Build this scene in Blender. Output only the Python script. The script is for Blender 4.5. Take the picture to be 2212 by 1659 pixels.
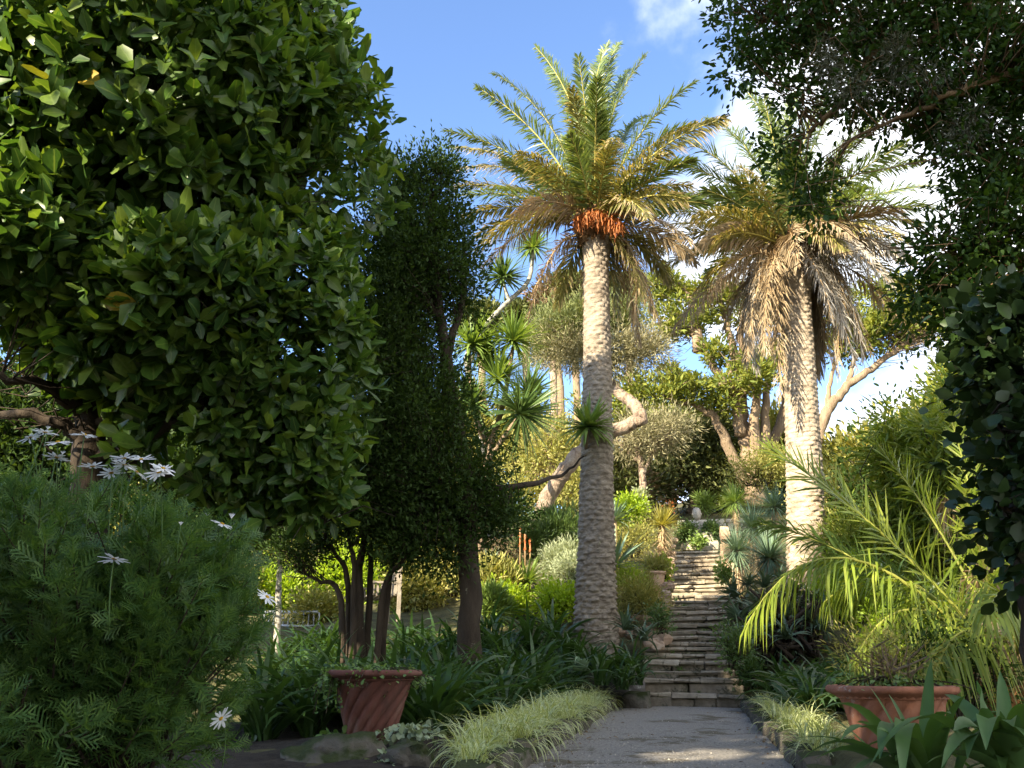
import bpy, math, random
import numpy as np
from mathutils import Vector, Matrix

SC = bpy.context.scene
for o in list(bpy.data.objects):
    bpy.data.objects.remove(o)
rng = np.random.default_rng(11)
R = math.radians

# ------------------------------------------------------------------ camera
FPX = 829.0                       # focal length in pixels of a 1024 px wide picture
PIT, YAW = R(18.9), R(11.9)       # path runs along +Y, the camera looks up and a little left of it
CAM = np.array([0.27, 0.0, 0.70])
cam_d = bpy.data.cameras.new("camera")
cam_d.sensor_width = 36.0
cam_d.lens = 36.0 * FPX / 1024.0
cam_d.clip_end = 2000.0
cam_d.clip_start = 0.05
cam = bpy.data.objects.new("camera", cam_d)
SC.collection.objects.link(cam)
cam.location = CAM.tolist()
cam.rotation_euler = (R(90) + PIT, 0, YAW)
SC.camera = cam

# ------------------------------------------------------------------ light
SUN_AZ, SUN_EL = R(30), R(29)     # sun stands behind the camera, to the left
TO_SUN = np.array([-math.sin(SUN_AZ) * math.cos(SUN_EL), -math.cos(SUN_AZ) * math.cos(SUN_EL), math.sin(SUN_EL)])
sun_d = bpy.data.lights.new("sun", 'SUN')
sun_d.energy = 5.0
sun_d.angle = R(0.55)
sun_d.color = (1.0, 0.86, 0.64)
sun = bpy.data.objects.new("sun", sun_d)
SC.collection.objects.link(sun)
sun.location = (-20, -30, 30)
sun.rotation_euler = Vector((-TO_SUN).tolist()).to_track_quat('-Z', 'Y').to_euler()

world = bpy.data.worlds.new("World")
SC.world = world
world.use_nodes = True
wn, wl = world.node_tree.nodes, world.node_tree.links
wn.clear()
w_out = wn.new('ShaderNodeOutputWorld')
w_bg = wn.new('ShaderNodeBackground')
w_bg.inputs['Strength'].default_value = 0.102
w_sky = wn.new('ShaderNodeTexSky')
w_sky.sky_type = 'NISHITA'
w_sky.sun_disc = False
w_sky.sun_elevation = SUN_EL
w_sky.sun_rotation = math.atan2(TO_SUN[0], TO_SUN[1])
w_sky.air_density = 1.0
w_sky.dust_density = 0.6
w_sky.ozone_density = 2.5
w_tc = wn.new('ShaderNodeTexCoord')
w_map = wn.new('ShaderNodeMapping')
w_map.inputs['Scale'].default_value = (1.0, 1.0, 1.5)
w_map.inputs['Location'].default_value = (4.4, 8.8, 2.7)
w_n = wn.new('ShaderNodeTexNoise')
w_n.inputs['Scale'].default_value = 2.6
w_n.inputs['Detail'].default_value = 9.0
w_n.inputs['Roughness'].default_value = 0.52
w_n.inputs['Distortion'].default_value = 0.25
w_sep = wn.new('ShaderNodeSeparateXYZ')
w_az = wn.new('ShaderNodeMath'); w_az.operation = 'MULTIPLY_ADD'     # cloudier towards the right-hand side of the sky
w_az.inputs[1].default_value = 0.75; w_az.inputs[2].default_value = 0.10
w_low = wn.new('ShaderNodeMath'); w_low.operation = 'MULTIPLY_ADD'   # and towards the horizon
w_low.inputs[1].default_value = -0.34
w_sum = wn.new('ShaderNodeMath'); w_sum.operation = 'ADD'
w_r = wn.new('ShaderNodeValToRGB')
w_r.color_ramp.elements[0].position = 0.43
w_r.color_ramp.elements[1].position = 0.60
w_r.color_ramp.interpolation = 'EASE'
w_mix = wn.new('ShaderNodeMix'); w_mix.data_type = 'RGBA'
w_mix.inputs['B'].default_value = (5.6, 5.75, 6.0, 1)
w_tint = wn.new('ShaderNodeMix'); w_tint.data_type = 'RGBA'; w_tint.blend_type = 'MULTIPLY'
w_tint.inputs['Factor'].default_value = 1.0
w_tint.inputs['B'].default_value = (0.94, 1.0, 1.12, 1)
wl.new(w_tc.outputs['Generated'], w_map.inputs['Vector'])
wl.new(w_map.outputs['Vector'], w_n.inputs['Vector'])
wl.new(w_tc.outputs['Generated'], w_sep.inputs['Vector'])
wl.new(w_sep.outputs['X'], w_az.inputs[0])
wl.new(w_sep.outputs['Z'], w_low.inputs[0])
wl.new(w_az.outputs[0], w_low.inputs[2])
wl.new(w_low.outputs[0], w_sum.inputs[0])
wl.new(w_n.outputs['Fac'], w_sum.inputs[1])
wl.new(w_sum.outputs[0], w_r.inputs['Fac'])
wl.new(w_sky.outputs['Color'], w_tint.inputs['A'])
wl.new(w_tint.outputs['Result'], w_mix.inputs['A'])
wl.new(w_r.outputs['Color'], w_mix.inputs['Factor'])
wl.new(w_mix.outputs['Result'], w_bg.inputs['Color'])
wl.new(w_bg.outputs['Background'], w_out.inputs['Surface'])

SC.view_settings.view_transform = 'Standard'
SC.view_settings.look = 'None'
SC.view_settings.gamma = 1.0
SC.view_settings.exposure = 1.9
SC.render.engine = 'CYCLES'

# ------------------------------------------------------------------ measuring helpers
_fw = np.array([-math.sin(YAW) * math.cos(PIT), math.cos(YAW) * math.cos(PIT), math.sin(PIT)])
_rt = np.array([math.cos(YAW), math.sin(YAW), 0.0])
_up = np.cross(_rt, _fw)

def at(dx, dy, Y):
    """a point measured in the photograph (2212 px wide view of it), at Y metres along the path"""
    d = _fw * FPX + _rt * (dx * 1024 / 2212 - 512) + _up * (384 - dy * 768 / 1659)
    return CAM + d * ((Y - CAM[1]) / d[1])

def metres(px, Y):
    """size in metres of px view pixels at Y metres along the path"""
    return px * 1024 / 2212 / FPX * Y * 1.06

def unit(v):
    return v / np.maximum(np.linalg.norm(v, axis=-1, keepdims=True), 1e-9)

# ------------------------------------------------------------------ mesh helpers
class MB:
    """collects vertices, quads and triangles; build() links them as one mesh object"""
    def __init__(s):
        s.V, s.Q, s.T, s.QM, s.TM, s.L, s.n = [], [], [], [], [], [], 0
    def add(s, V, Q=None, T=None, luv=None, mi=0):
        V = np.asarray(V, float).reshape(-1, 3)
        if Q is not None and len(Q):
            s.Q.append(np.asarray(Q) + s.n); s.QM.append(np.full(len(Q), mi))
        if T is not None and len(T):
            s.T.append(np.asarray(T) + s.n); s.TM.append(np.full(len(T), mi))
        s.V.append(V)
        s.L.append(np.zeros((len(V), 3)) if luv is None else np.asarray(luv, float).reshape(-1, 3))
        s.n += len(V)
        return s
    def mesh(s, name, mats, smooth=True):
        me = bpy.data.meshes.new(name)
        V = np.concatenate(s.V)
        Q = np.concatenate(s.Q) if s.Q else np.zeros((0, 4), int)
        T = np.concatenate(s.T) if s.T else np.zeros((0, 3), int)
        mi = np.concatenate(s.QM + s.TM).astype(np.int32)
        loops = np.concatenate([Q.ravel(), T.ravel()]).astype(np.int32)
        tot = np.concatenate([np.full(len(Q), 4), np.full(len(T), 3)]).astype(np.int32)
        st = np.concatenate([[0], np.cumsum(tot)[:-1]]).astype(np.int32)
        me.vertices.add(len(V)); me.vertices.foreach_set('co', V.astype(np.float32).ravel())
        me.loops.add(len(loops)); me.loops.foreach_set('vertex_index', loops)
        me.polygons.add(len(tot))
        me.polygons.foreach_set('loop_start', st)
        me.polygons.foreach_set('loop_total', tot)
        me.polygons.foreach_set('material_index', mi)
        me.polygons.foreach_set('use_smooth', np.full(len(tot), smooth))
        a = me.attributes.new('luv', 'FLOAT_VECTOR', 'POINT')
        a.data.foreach_set('vector', np.concatenate(s.L).astype(np.float32).ravel())
        me.update(calc_edges=True)
        for m in (mats if isinstance(mats, (list, tuple)) else [mats]):
            me.materials.append(m)
        return me
    def build(s, name, mats, parent=None, smooth=True, **kw):
        return link(name, s.mesh(name, mats, smooth), parent, **kw)

def tag(o, label=None, cat=None, group=None, kind=None):
    for k, v in (('label', label), ('category', cat), ('group', group), ('kind', kind)):
        if v:
            o[k] = v
    return o

def link(name, data, parent=None, world=True, **kw):
    o = bpy.data.objects.new(name, data)
    SC.collection.objects.link(o)
    if parent is not None:
        o.parent = parent
        if world:      # mesh was written in world coordinates
            o.matrix_parent_inverse = ROOTINV.get(parent.name, Matrix())
    return tag(o, **kw)

ROOTINV = {}
def thing(name, loc, label, cat, group=None):
    o = bpy.data.objects.new(name, None)
    SC.collection.objects.link(o)
    o.location = [float(c) for c in loc]
    o.empty_display_size = 0.2
    ROOTINV[o.name] = Matrix.Translation([-float(c) for c in loc])
    return tag(o, label, cat, group)

def place(name, mesh, loc, rotz=0.0, scale=1.0, rot=None, **kw):
    """a thing that is one mesh, set down at loc"""
    o = bpy.data.objects.new(name, mesh)
    SC.collection.objects.link(o)
    o.location = [float(c) for c in loc]
    o.rotation_euler = rot if rot is not None else (0, 0, rotz)
    o.scale = (scale,) * 3 if np.isscalar(scale) else scale
    return tag(o, **kw)

def frames(d, n):
    """rotation matrices (k,3,3): columns = across, along, normal"""
    d = unit(d); x = unit(np.cross(d, n)); z = np.cross(x, d)
    return np.stack([x, d, z], axis=-1)

def scatter(mb, tpl, pos, d, n, scale, mi=0):
    V, Q, T, L = tpl
    k, m = len(pos), len(V)
    M = frames(d, n)
    sc = np.broadcast_to(np.asarray(scale, float), (k,))
    P = np.einsum('kij,mj->kmi', M, V) * sc[:, None, None] + pos[:, None, :]
    off = (np.arange(k) * m)[:, None, None]
    Qa = (off + Q[None]).reshape(-1, 4) if Q is not None and len(Q) else None
    Ta = (off + T[None]).reshape(-1, 3) if T is not None and len(T) else None
    mb.add(P, Qa, Ta, np.tile(L, (k, 1)), mi)

def tpl_diamond(L=1.0, W=0.45, fold=0.08, droop=0.05):
    V = np.array([[0, 0, 0], [-W / 2, .45 * L, fold], [0, L, -droop], [W / 2, .45 * L, fold]])
    return V, None, np.array([[0, 3, 2], [0, 2, 1]]), np.array([[.5, 0, 0], [0, .45, 0], [.5, 1, 0], [1, .45, 0]])

def tpl_leaf(L=1.0, W=0.5, nseg=4, cup=0.12, curl=0.25, wid=None, wavy=0.0, seed=0):
    """a broad leaf: three columns, cupped across and curled along"""
    r = np.random.default_rng(seed)
    s = np.linspace(0, 1, nseg + 1)
    w = (np.array(wid) if wid is not None else np.sin(np.pi * (s * .92 + .05)) ** .8) * W / 2
    a = -curl * s
    y = np.concatenate([[0], np.cumsum(np.cos(a[1:]) * L / nseg)])
    z = np.concatenate([[0], np.cumsum(np.sin(a[1:]) * L / nseg)])
    V, U = [], []
    for i in range(nseg + 1):
        for j in (-1, 0, 1):
            V.append([j * w[i], y[i], z[i] + abs(j) * cup * w[i] * 2 + (r.normal() * wavy * w[i] if j else 0)])
            U.append([.5 + j / 2, s[i], 0])
    Q = [[i * 3 + j, i * 3 + j + 1, i * 3 + j + 4, i * 3 + j + 3] for i in range(nseg) for j in (0, 1)]
    return np.array(V), np.array(Q), None, np.array(U)

def blades(mb, L, W, el, droop, az, base, nseg=5, prof=None, fold=0.0, pw=1.4, roll=None, mi=0):
    """arching strap leaves; every argument an array of one value per leaf"""
    L, W, el, droop, az = [np.atleast_1d(np.asarray(a, float)) for a in (L, W, el, droop, az)]
    n = len(az)
    L, W, el, droop = [np.broadcast_to(a, (n,)) for a in (L, W, el, droop)]
    base = np.broadcast_to(np.asarray(base, float), (n, 3))
    s = np.linspace(0, 1, nseg + 1)
    if prof is None:
        prof = np.clip(np.minimum(.65 + s * 1.2, 1.05) * (1 - s ** 4), .03, 1)
    else:
        prof = np.interp(s, np.linspace(0, 1, len(prof)), prof)
    ang = el[:, None] - droop[:, None] * s[None] ** pw
    am = (ang[:, 1:] + ang[:, :-1]) / 2
    ds = (L / nseg)[:, None]
    r = np.concatenate([np.zeros((n, 1)), np.cumsum(np.cos(am) * ds, 1)], 1)
    z = np.concatenate([np.zeros((n, 1)), np.cumsum(np.sin(am) * ds, 1)], 1)
    h = np.stack([np.cos(az), np.sin(az), 0 * az], -1)
    sd = np.stack([-np.sin(az), np.cos(az), 0 * az], -1)
    up = np.array([0, 0, 1.0])
    cen = base[:, None] + r[..., None] * h[:, None] + z[..., None] * up
    nrm = -np.sin(ang)[..., None] * h[:, None] + np.cos(ang)[..., None] * up
    side = np.broadcast_to(sd[:, None], cen.shape)
    if roll is not None:
        roll = np.broadcast_to(np.asarray(roll, float), (n,))[:, None, None] * s[None, :, None]
        side, nrm = side * np.cos(roll) + nrm * np.sin(roll), nrm * np.cos(roll) - side * np.sin(roll)
    w = (W[:, None] * prof[None] / 2)[..., None]
    cols = [-1, 1] if not fold else [-1, 0, 1]
    c = len(cols)
    P = np.stack([cen + j * side * w + abs(j) * nrm * fold * w for j in cols], 2)   # n, rows, c, 3
    U = np.zeros(P.shape)
    U[..., 0] = (np.array(cols) + 1) / 2
    U[..., 1] = s[None, :, None]
    k = np.arange(nseg)[:, None] * c + np.arange(c - 1)[None]
    q = np.stack([k, k + 1, k + c + 1, k + c], -1).reshape(-1, 4)
    off = (np.arange(n) * (nseg + 1) * c)[:, None, None]
    mb.add(P, (off + q[None]).reshape(-1, 4), None, U, mi)

def tube(mb, pts, rad, ns=8, mi=0, bump=0.0, seed=0, cap=True):
    pts = np.asarray(pts, float); k = len(pts)
    rad = np.broadcast_to(np.asarray(rad, float), (k,))
    t = unit(np.gradient(pts, axis=0))
    a = np.array([1.0, 0, 0]) if abs(t[0][0]) < .8 else np.array([0, 1.0, 0])
    xs = []
    for i in range(k):
        a = unit(a - t[i] * (a @ t[i])); xs.append(a)
    xs = np.array(xs); ys = np.cross(t, xs)
    th = np.linspace(0, 2 * np.pi, ns, endpoint=False)
    rr = rad[:, None] * np.ones(ns)
    if bump:
        r = np.random.default_rng(seed)
        rr = rr * (1 + bump * r.normal(size=(k, ns)))
    P = pts[:, None] + (np.cos(th)[None, :, None] * xs[:, None] + np.sin(th)[None, :, None] * ys[:, None]) * rr[..., None]
    U = np.zeros(P.shape); U[..., 0] = th / 6.2832; U[..., 1] = np.linspace(0, 1, k)[:, None]
    i, j = np.meshgrid(np.arange(k - 1), np.arange(ns), indexing='ij')
    j2 = (j + 1) % ns
    Q = np.stack([i * ns + j, i * ns + j2, (i + 1) * ns + j2, (i + 1) * ns + j], -1).reshape(-1, 4)
    T = None
    if cap:
        T = np.array([[0, b + 1, b] for b in range(1, ns - 1)] + [[(k - 1) * ns, (k - 1) * ns + b, (k - 1) * ns + b + 1] for b in range(1, ns - 1)])
    mb.add(P, Q, T, U, mi)

def bez(P0, P1, P2, k=8):
    t = np.linspace(0, 1, k)[:, None]
    return (1 - t) ** 2 * np.asarray(P0) + 2 * t * (1 - t) * np.asarray(P1) + t ** 2 * np.asarray(P2)

def smooth_path(P, k=24):
    """Catmull-Rom through the points"""
    P = np.asarray(P, float)
    E = np.vstack([2 * P[0] - P[1], P, 2 * P[-1] - P[-2]])
    out = []
    n = len(P) - 1
    for u in np.linspace(0, n, k):
        i = min(int(u), n - 1); t = u - i
        a, b, c, d = E[i:i + 4]
        out.append(.5 * ((2 * b) + (c - a) * t + (2 * a - 5 * b + 4 * c - d) * t * t + (3 * b - a - 3 * c + d) * t ** 3))
    return np.array(out)

def wobble(pts, amp, r):
    p = np.array(pts, float)
    p[1:-1] += r.normal(size=(len(p) - 2, 3)) * amp
    return p

def noise3(P, seed=0, octs=3, f=1.0):
    """cheap smooth pseudo-noise from sines, about -1..1"""
    r = np.random.default_rng(seed)
    P = np.asarray(P, float); v = np.zeros(P.shape[:-1]); a = 1.0
    for o in range(octs):
        for _ in range(3):
            k = r.normal(size=3) * f; v = v + a * np.sin(P @ k + r.uniform(0, 6.28)) / 2
        f *= 2.1; a *= .5
    return v / 1.6

def stone_mesh(name, sx, sy, sz, mat, seed=0, g=2, power=5.0, rough=0.06):
    """an uneven block: a subdivided cube pulled to a superellipsoid and roughened; origin at its base"""
    mb = MB(); s = np.linspace(-1, 1, g + 1)
    P, Q, idx = [], [], {}
    def vid(p):
        k = tuple(np.round(p, 4))
        if k not in idx:
            idx[k] = len(P); P.append(p)
        return idx[k]
    for ax in range(3):
        for sg in (-1, 1):
            u, v = [(1, 2), (2, 0), (0, 1)][ax]
            for i in range(g):
                for j in range(g):
                    c = []
                    for di, dj in ((0, 0), (1, 0), (1, 1), (0, 1)):
                        p = [0, 0, 0]; p[ax] = sg; p[u] = s[i + di]; p[v] = s[j + dj]; c.append(vid(p))
                    Q.append(c if sg > 0 else c[::-1])
    P = np.array(P, float)
    q = (np.abs(P) ** power).sum(1) ** (1 / power)
    P = P / q[:, None]
    sz3 = np.array([sx, sy, sz]) / 2
    r = np.random.default_rng(seed)
    W = P * sz3
    W += unit(P) * (noise3(P * 1.3, seed, 2, 1.6) * rough + r.normal(size=len(P)) * rough * .35)[:, None] * min(sx, sy, sz)
    W[:, 2] += sz / 2
    mb.add(W, np.array(Q))
    return mb.mesh(name, mat, smooth=g >= 4)

def block_mesh(name, sx, sy, sz, mat, seed=0, ch=.018, jit=.008):
    """a dressed block with chipped, chamfered edges; origin at its base"""
    r = np.random.default_rng(seed); h = np.array([sx, sy, sz]) / 2
    V, idx = [], {}
    for c in range(8):
        sg = np.array([1 if c & 4 else -1, 1 if c & 2 else -1, 1 if c & 1 else -1])
        k = ch * r.uniform(.5, 1.8, 3); base = sg * (h + r.normal(size=3) * jit)
        for ax in range(3):
            p = base - sg * k; p[ax] = base[ax]; idx[(c, ax)] = len(V); V.append(p)
    V = np.array(V); V[:, 2] += sz / 2
    Q, T = [], []
    bit = [4, 2, 1]
    def wind(f):
        n = np.cross(V[f[1]] - V[f[0]], V[f[2]] - V[f[0]]); ctr = V[f].mean(0) - [0, 0, sz / 2]
        return f if n @ ctr > 0 else f[::-1]
    for ax in range(3):
        u, v = bit[(ax + 1) % 3], bit[(ax + 2) % 3]
        for s0 in (0, bit[ax]):
            Q.append(wind([idx[(s0, ax)], idx[(s0 | u, ax)], idx[(s0 | u | v, ax)], idx[(s0 | v, ax)]]))
    for ax in range(3):
        a1, a2 = (ax + 1) % 3, (ax + 2) % 3
        for s1 in (0, bit[a1]):
            for s2 in (0, bit[a2]):
                c0 = s1 | s2; c1 = c0 | bit[ax]
                Q.append(wind([idx[(c0, a1)], idx[(c1, a1)], idx[(c1, a2)], idx[(c0, a2)]]))
    for c in range(8):
        T.append(wind([idx[(c, 0)], idx[(c, 1)], idx[(c, 2)]]))
    mb = MB(); mb.add(V, np.array(Q), np.array(T))
    return mb.mesh(name, mat, smooth=False)

def lathe(mb, prof, ns=48, fn=None, mi=0, cap=True):
    """prof: list of (radius, z); fn(theta, z, k) -> radius offset"""
    prof = np.array(prof, float); k = len(prof)
    th = np.linspace(0, 2 * np.pi, ns, endpoint=False)
    rr = prof[:, 0][:, None] * np.ones(ns)
    zz = prof[:, 1][:, None] * np.ones(ns)
    if fn is not None:
        rr = rr + fn(th[None, :] + 0 * rr, zz, np.arange(k)[:, None] / (k - 1))
    P = np.stack([rr * np.cos(th), rr * np.sin(th), zz], -1)
    i, j = np.meshgrid(np.arange(k - 1), np.arange(ns), indexing='ij'); j2 = (j + 1) % ns
    Q = np.stack([i * ns + j, i * ns + j2, (i + 1) * ns + j2, (i + 1) * ns + j], -1).reshape(-1, 4)
    mb.add(P, Q, None, None, mi)

# ------------------------------------------------------------------ materials
def nodes(name):
    m = bpy.data.materials.new(name); m.use_nodes = True
    nt = m.node_tree; nt.nodes.clear()
    out = nt.nodes.new('ShaderNodeOutputMaterial')
    return m, nt.nodes, nt.links, out

def ramp(N, stops):
    r = N.new('ShaderNodeValToRGB')
    e = r.color_ramp.elements
    while len(e) < len(stops):
        e.new(0.5)
    for el, (p, c) in zip(e, stops):
        el.position = p; el.color = (*c, 1)
    return r

def leaf_mat(name, cols, trans=0.3, rough=0.45, tip=None, tip_at=0.7, edge=None, spec=0.4, rare=None, tcol=None, rib=None, bump=0.0, vein=0.0):
    """cols: two or three colours a leaf may take; tip: colour of withered tips; edge: colour of the two margins; rare: odd leaf colour"""
    m, N, K, out = nodes(name)
    g = N.new('ShaderNodeNewGeometry')
    st = [(i / max(1, len(cols) - 1), c) for i, c in enumerate(cols)]
    if rare:
        st = [(p * .95, c) for p, c in st] + [(.96, rare)]
    rp = ramp(N, st)
    K.new(g.outputs['Random Per Island'], rp.inputs['Fac'])
    col = rp.outputs['Color']
    at_ = N.new('ShaderNodeAttribute'); at_.attribute_name = 'luv'
    sp = N.new('ShaderNodeSeparateXYZ'); K.new(at_.outputs['Vector'], sp.inputs[0])
    nz = N.new('ShaderNodeTexNoise'); nz.inputs['Scale'].default_value = 9.0; nz.inputs['Detail'].default_value = 3
    tc = N.new('ShaderNodeTexCoord'); K.new(tc.outputs['Object'], nz.inputs['Vector'])
    v = N.new('ShaderNodeMix'); v.data_type = 'RGBA'; v.blend_type = 'MULTIPLY'; v.inputs['Factor'].default_value = .8
    vr = ramp(N, [(.3, (.72, .74, .7)), (.7, (1.25, 1.22, 1.15))]); K.new(nz.outputs['Fac'], vr.inputs['Fac'])
    K.new(col, v.inputs['A']); K.new(vr.outputs['Color'], v.inputs['B']); col = v.outputs['Result']
    def mixin(col, fac, c):
        x = N.new('ShaderNodeMix'); x.data_type = 'RGBA'
        K.new(fac, x.inputs['Factor']); K.new(col, x.inputs['A']); x.inputs['B'].default_value = (*c, 1)
        return x.outputs['Result']
    if edge or rib:
        ab = N.new('ShaderNodeMath'); ab.operation = 'SUBTRACT'; K.new(sp.outputs['X'], ab.inputs[0]); ab.inputs[1].default_value = .5
        aa = N.new('ShaderNodeMath'); aa.operation = 'ABSOLUTE'; K.new(ab.outputs[0], aa.inputs[0])
        if edge:
            er = ramp(N, [(.18, (0, 0, 0)), (.3, (1, 1, 1))]); K.new(aa.outputs[0], er.inputs['Fac'])
            col = mixin(col, er.outputs['Color'], edge)
        if rib:
            er = ramp(N, [(.0, (.6, .6, .6)), (.07, (0, 0, 0))]); K.new(aa.outputs[0], er.inputs['Fac'])
            col = mixin(col, er.outputs['Color'], rib)
    if tip:
        ad = N.new('ShaderNodeMath'); ad.operation = 'MULTIPLY_ADD'; K.new(g.outputs['Random Per Island'], ad.inputs[0]); ad.inputs[1].default_value = .5
        K.new(sp.outputs['Y'], ad.inputs[2])
        tr = ramp(N, [(tip_at, (0, 0, 0)), (min(1, tip_at + .2), (1, 1, 1))]); K.new(ad.outputs[0], tr.inputs['Fac'])
        col = mixin(col, tr.outputs['Color'], tip)
    b = N.new('ShaderNodeBsdfPrincipled')
    K.new(col, b.inputs['Base Color'])
    b.inputs['Roughness'].default_value = rough
    b.inputs['Specular IOR Level'].default_value = spec
    if bump:
        bn = N.new('ShaderNodeTexNoise'); bn.inputs['Scale'].default_value = 30; K.new(tc.outputs['Object'], bn.inputs['Vector'])
        bb = N.new('ShaderNodeBump'); bb.inputs['Strength'].default_value = bump; bb.inputs['Distance'].default_value = .02
        K.new(bn.outputs['Fac'], bb.inputs['Height']); K.new(bb.outputs['Normal'], b.inputs['Normal'])
    t = N.new('ShaderNodeBsdfTranslucent')
    hs = N.new('ShaderNodeMix'); hs.data_type = 'RGBA'; hs.blend_type = 'MULTIPLY'; hs.inputs['Factor'].default_value = 1
    K.new(col, hs.inputs['A']); hs.inputs['B'].default_value = (*(tcol or (2.1, 1.9, .75)), 1)
    K.new(hs.outputs['Result'], t.inputs['Color'])
    mx = N.new('ShaderNodeMixShader'); mx.inputs['Fac'].default_value = trans
    K.new(b.outputs['BSDF'], mx.inputs[1]); K.new(t.outputs['BSDF'], mx.inputs[2])
    K.new(mx.outputs['Shader'], out.inputs['Surface'])
    return m

def rough_mat(name, stops, scale=4.0, bump=0.5, bscale=20.0, rough=0.9, stretch=(1, 1, 1), spots=None, spot_scale=6.0, spot_at=0.62, dist=0.03, moss=None, island=0.0, spec=0.2):
    """bark, stone, soil: a noise through a ramp, grain, blotches (lichen) and moss on faces that look up"""
    m, N, K, out = nodes(name)
    tc = N.new('ShaderNodeTexCoord'); mp = N.new('ShaderNodeMapping'); mp.inputs['Scale'].default_value = stretch
    K.new(tc.outputs['Object'], mp.inputs['Vector'])
    n1 = N.new('ShaderNodeTexNoise'); n1.inputs['Scale'].default_value = scale; n1.inputs['Detail'].default_value = 8; n1.inputs['Roughness'].default_value = .62
    K.new(mp.outputs['Vector'], n1.inputs['Vector'])
    rp = ramp(N, stops); K.new(n1.outputs['Fac'], rp.inputs['Fac']); col = rp.outputs['Color']
    if island:
        oi = N.new('ShaderNodeObjectInfo'); mr = N.new('ShaderNodeMapRange')
        K.new(oi.outputs['Random'], mr.inputs['Value']); mr.inputs['To Min'].default_value = 1 - island; mr.inputs['To Max'].default_value = 1 + island
        x = N.new('ShaderNodeVectorMath'); x.operation = 'SCALE'; K.new(col, x.inputs[0]); K.new(mr.outputs['Result'], x.inputs['Scale']); col = x.outputs['Vector']
    if spots:
        n2 = N.new('ShaderNodeTexNoise'); n2.inputs['Scale'].default_value = spot_scale; n2.inputs['Detail'].default_value = 6; n2.inputs['Roughness'].default_value = .7
        K.new(tc.outputs['Object'], n2.inputs['Vector'])
        r2 = ramp(N, [(spot_at, (0, 0, 0)), (spot_at + .06, (1, 1, 1))]); K.new(n2.outputs['Fac'], r2.inputs['Fac'])
        x = N.new('ShaderNodeMix'); x.data_type = 'RGBA'; K.new(r2.outputs['Color'], x.inputs['Factor']); K.new(col, x.inputs['A']); x.inputs['B'].default_value = (*spots, 1)
        col = x.outputs['Result']
    if moss:
        g = N.new('ShaderNodeNewGeometry'); sp = N.new('ShaderNodeSeparateXYZ'); K.new(g.outputs['Normal'], sp.inputs[0])
        n3 = N.new('ShaderNodeTexNoise'); n3.inputs['Scale'].default_value = 5; n3.inputs['Detail'].default_value = 5; K.new(tc.outputs['Object'], n3.inputs['Vector'])
        ml = N.new('ShaderNodeMath'); ml.operation = 'MULTIPLY_ADD'; K.new(sp.outputs['Z'], ml.inputs[0]); ml.inputs[1].default_value = .35; K.new(n3.outputs['Fac'], ml.inputs[2])
        r3 = ramp(N, [(.58, (0, 0, 0)), (.72, (1, 1, 1))]); K.new(ml.outputs[0], r3.inputs['Fac'])
        x = N.new('ShaderNodeMix'); x.data_type = 'RGBA'; K.new(r3.outputs['Color'], x.inputs['Factor']); K.new(col, x.inputs['A']); x.inputs['B'].default_value = (*moss, 1)
        col = x.outputs['Result']
    b = N.new('ShaderNodeBsdfPrincipled'); K.new(col, b.inputs['Base Color'])
    b.inputs['Roughness'].default_value = rough; b.inputs['Specular IOR Level'].default_value = spec
    nb = N.new('ShaderNodeTexNoise'); nb.inputs['Scale'].default_value = bscale; nb.inputs['Detail'].default_value = 6; nb.inputs['Roughness'].default_value = .65
    K.new(mp.outputs['Vector'], nb.inputs['Vector'])
    bp = N.new('ShaderNodeBump'); bp.inputs['Strength'].default_value = bump; bp.inputs['Distance'].default_value = dist
    K.new(nb.outputs['Fac'], bp.inputs['Height']); K.new(bp.outputs['Normal'], b.inputs['Normal'])
    K.new(b.outputs['BSDF'], out.inputs['Surface'])
    return m

M = {}
M['big_leaf'] = leaf_mat('glossy_broad_leaf', [(.022, .055, .014), (.045, .10, .018), (.065, .125, .02), (.11, .165, .026)], trans=.3, rough=.4, spec=.35, rib=(.16, .22, .06))
M['fine_leaf'] = leaf_mat('small_dark_leaf', [(.024, .05, .012), (.045, .08, .018)], trans=.24, rough=.6, spec=.15)
M['overhead_leaf'] = leaf_mat('overhead_leaf', [(.02, .05, .008), (.035, .075, .010), (.05, .095, .012)], trans=.25, rough=.55, spec=.25)
M['round_leaf'] = leaf_mat('round_dark_leaf', [(.02, .045, .014), (.035, .065, .018)], trans=.12, rough=.42, spec=.35)
M['strap'] = leaf_mat('strap_leaf', [(.025, .06, .018), (.04, .085, .02), (.035, .075, .024)], trans=.28, rough=.4, tip=(.28, .22, .06), tip_at=1.28)
M['strap_big'] = leaf_mat('broad_strap_leaf', [(.045, .10, .035), (.065, .13, .035)], trans=.22, rough=.5, spec=.25)
M['variegated'] = leaf_mat('striped_grass_leaf', [(.13, .20, .06), (.18, .25, .08)], trans=.3, rough=.5, edge=(.62, .66, .40), tip=(.45, .42, .22), tip_at=1.3)
M['palm_green'] = leaf_mat('palm_leaflet', [(.068, .112, .032), (.108, .155, .045), (.16, .195, .068)], trans=.25, rough=.4, spec=.4, tip=(.40, .33, .18), tip_at=1.05)
M['palm_old'] = leaf_mat('palm_leaflet_withering', [(.13, .135, .04), (.21, .185, .065)], trans=.2, rough=.5, tip=(.44, .34, .19), tip_at=.85)
M['palm_dead'] = leaf_mat('palm_leaflet_dead', [(.22, .155, .085), (.33, .25, .15), (.30, .255, .18)], trans=.12, rough=.7, tcol=(1.2, 1.0, .7))
M['palm_grey'] = leaf_mat('palm_leaflet_grey', [(.34, .31, .27), (.42, .38, .33)], trans=.1, rough=.8, tcol=(1, 1, .9))
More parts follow.
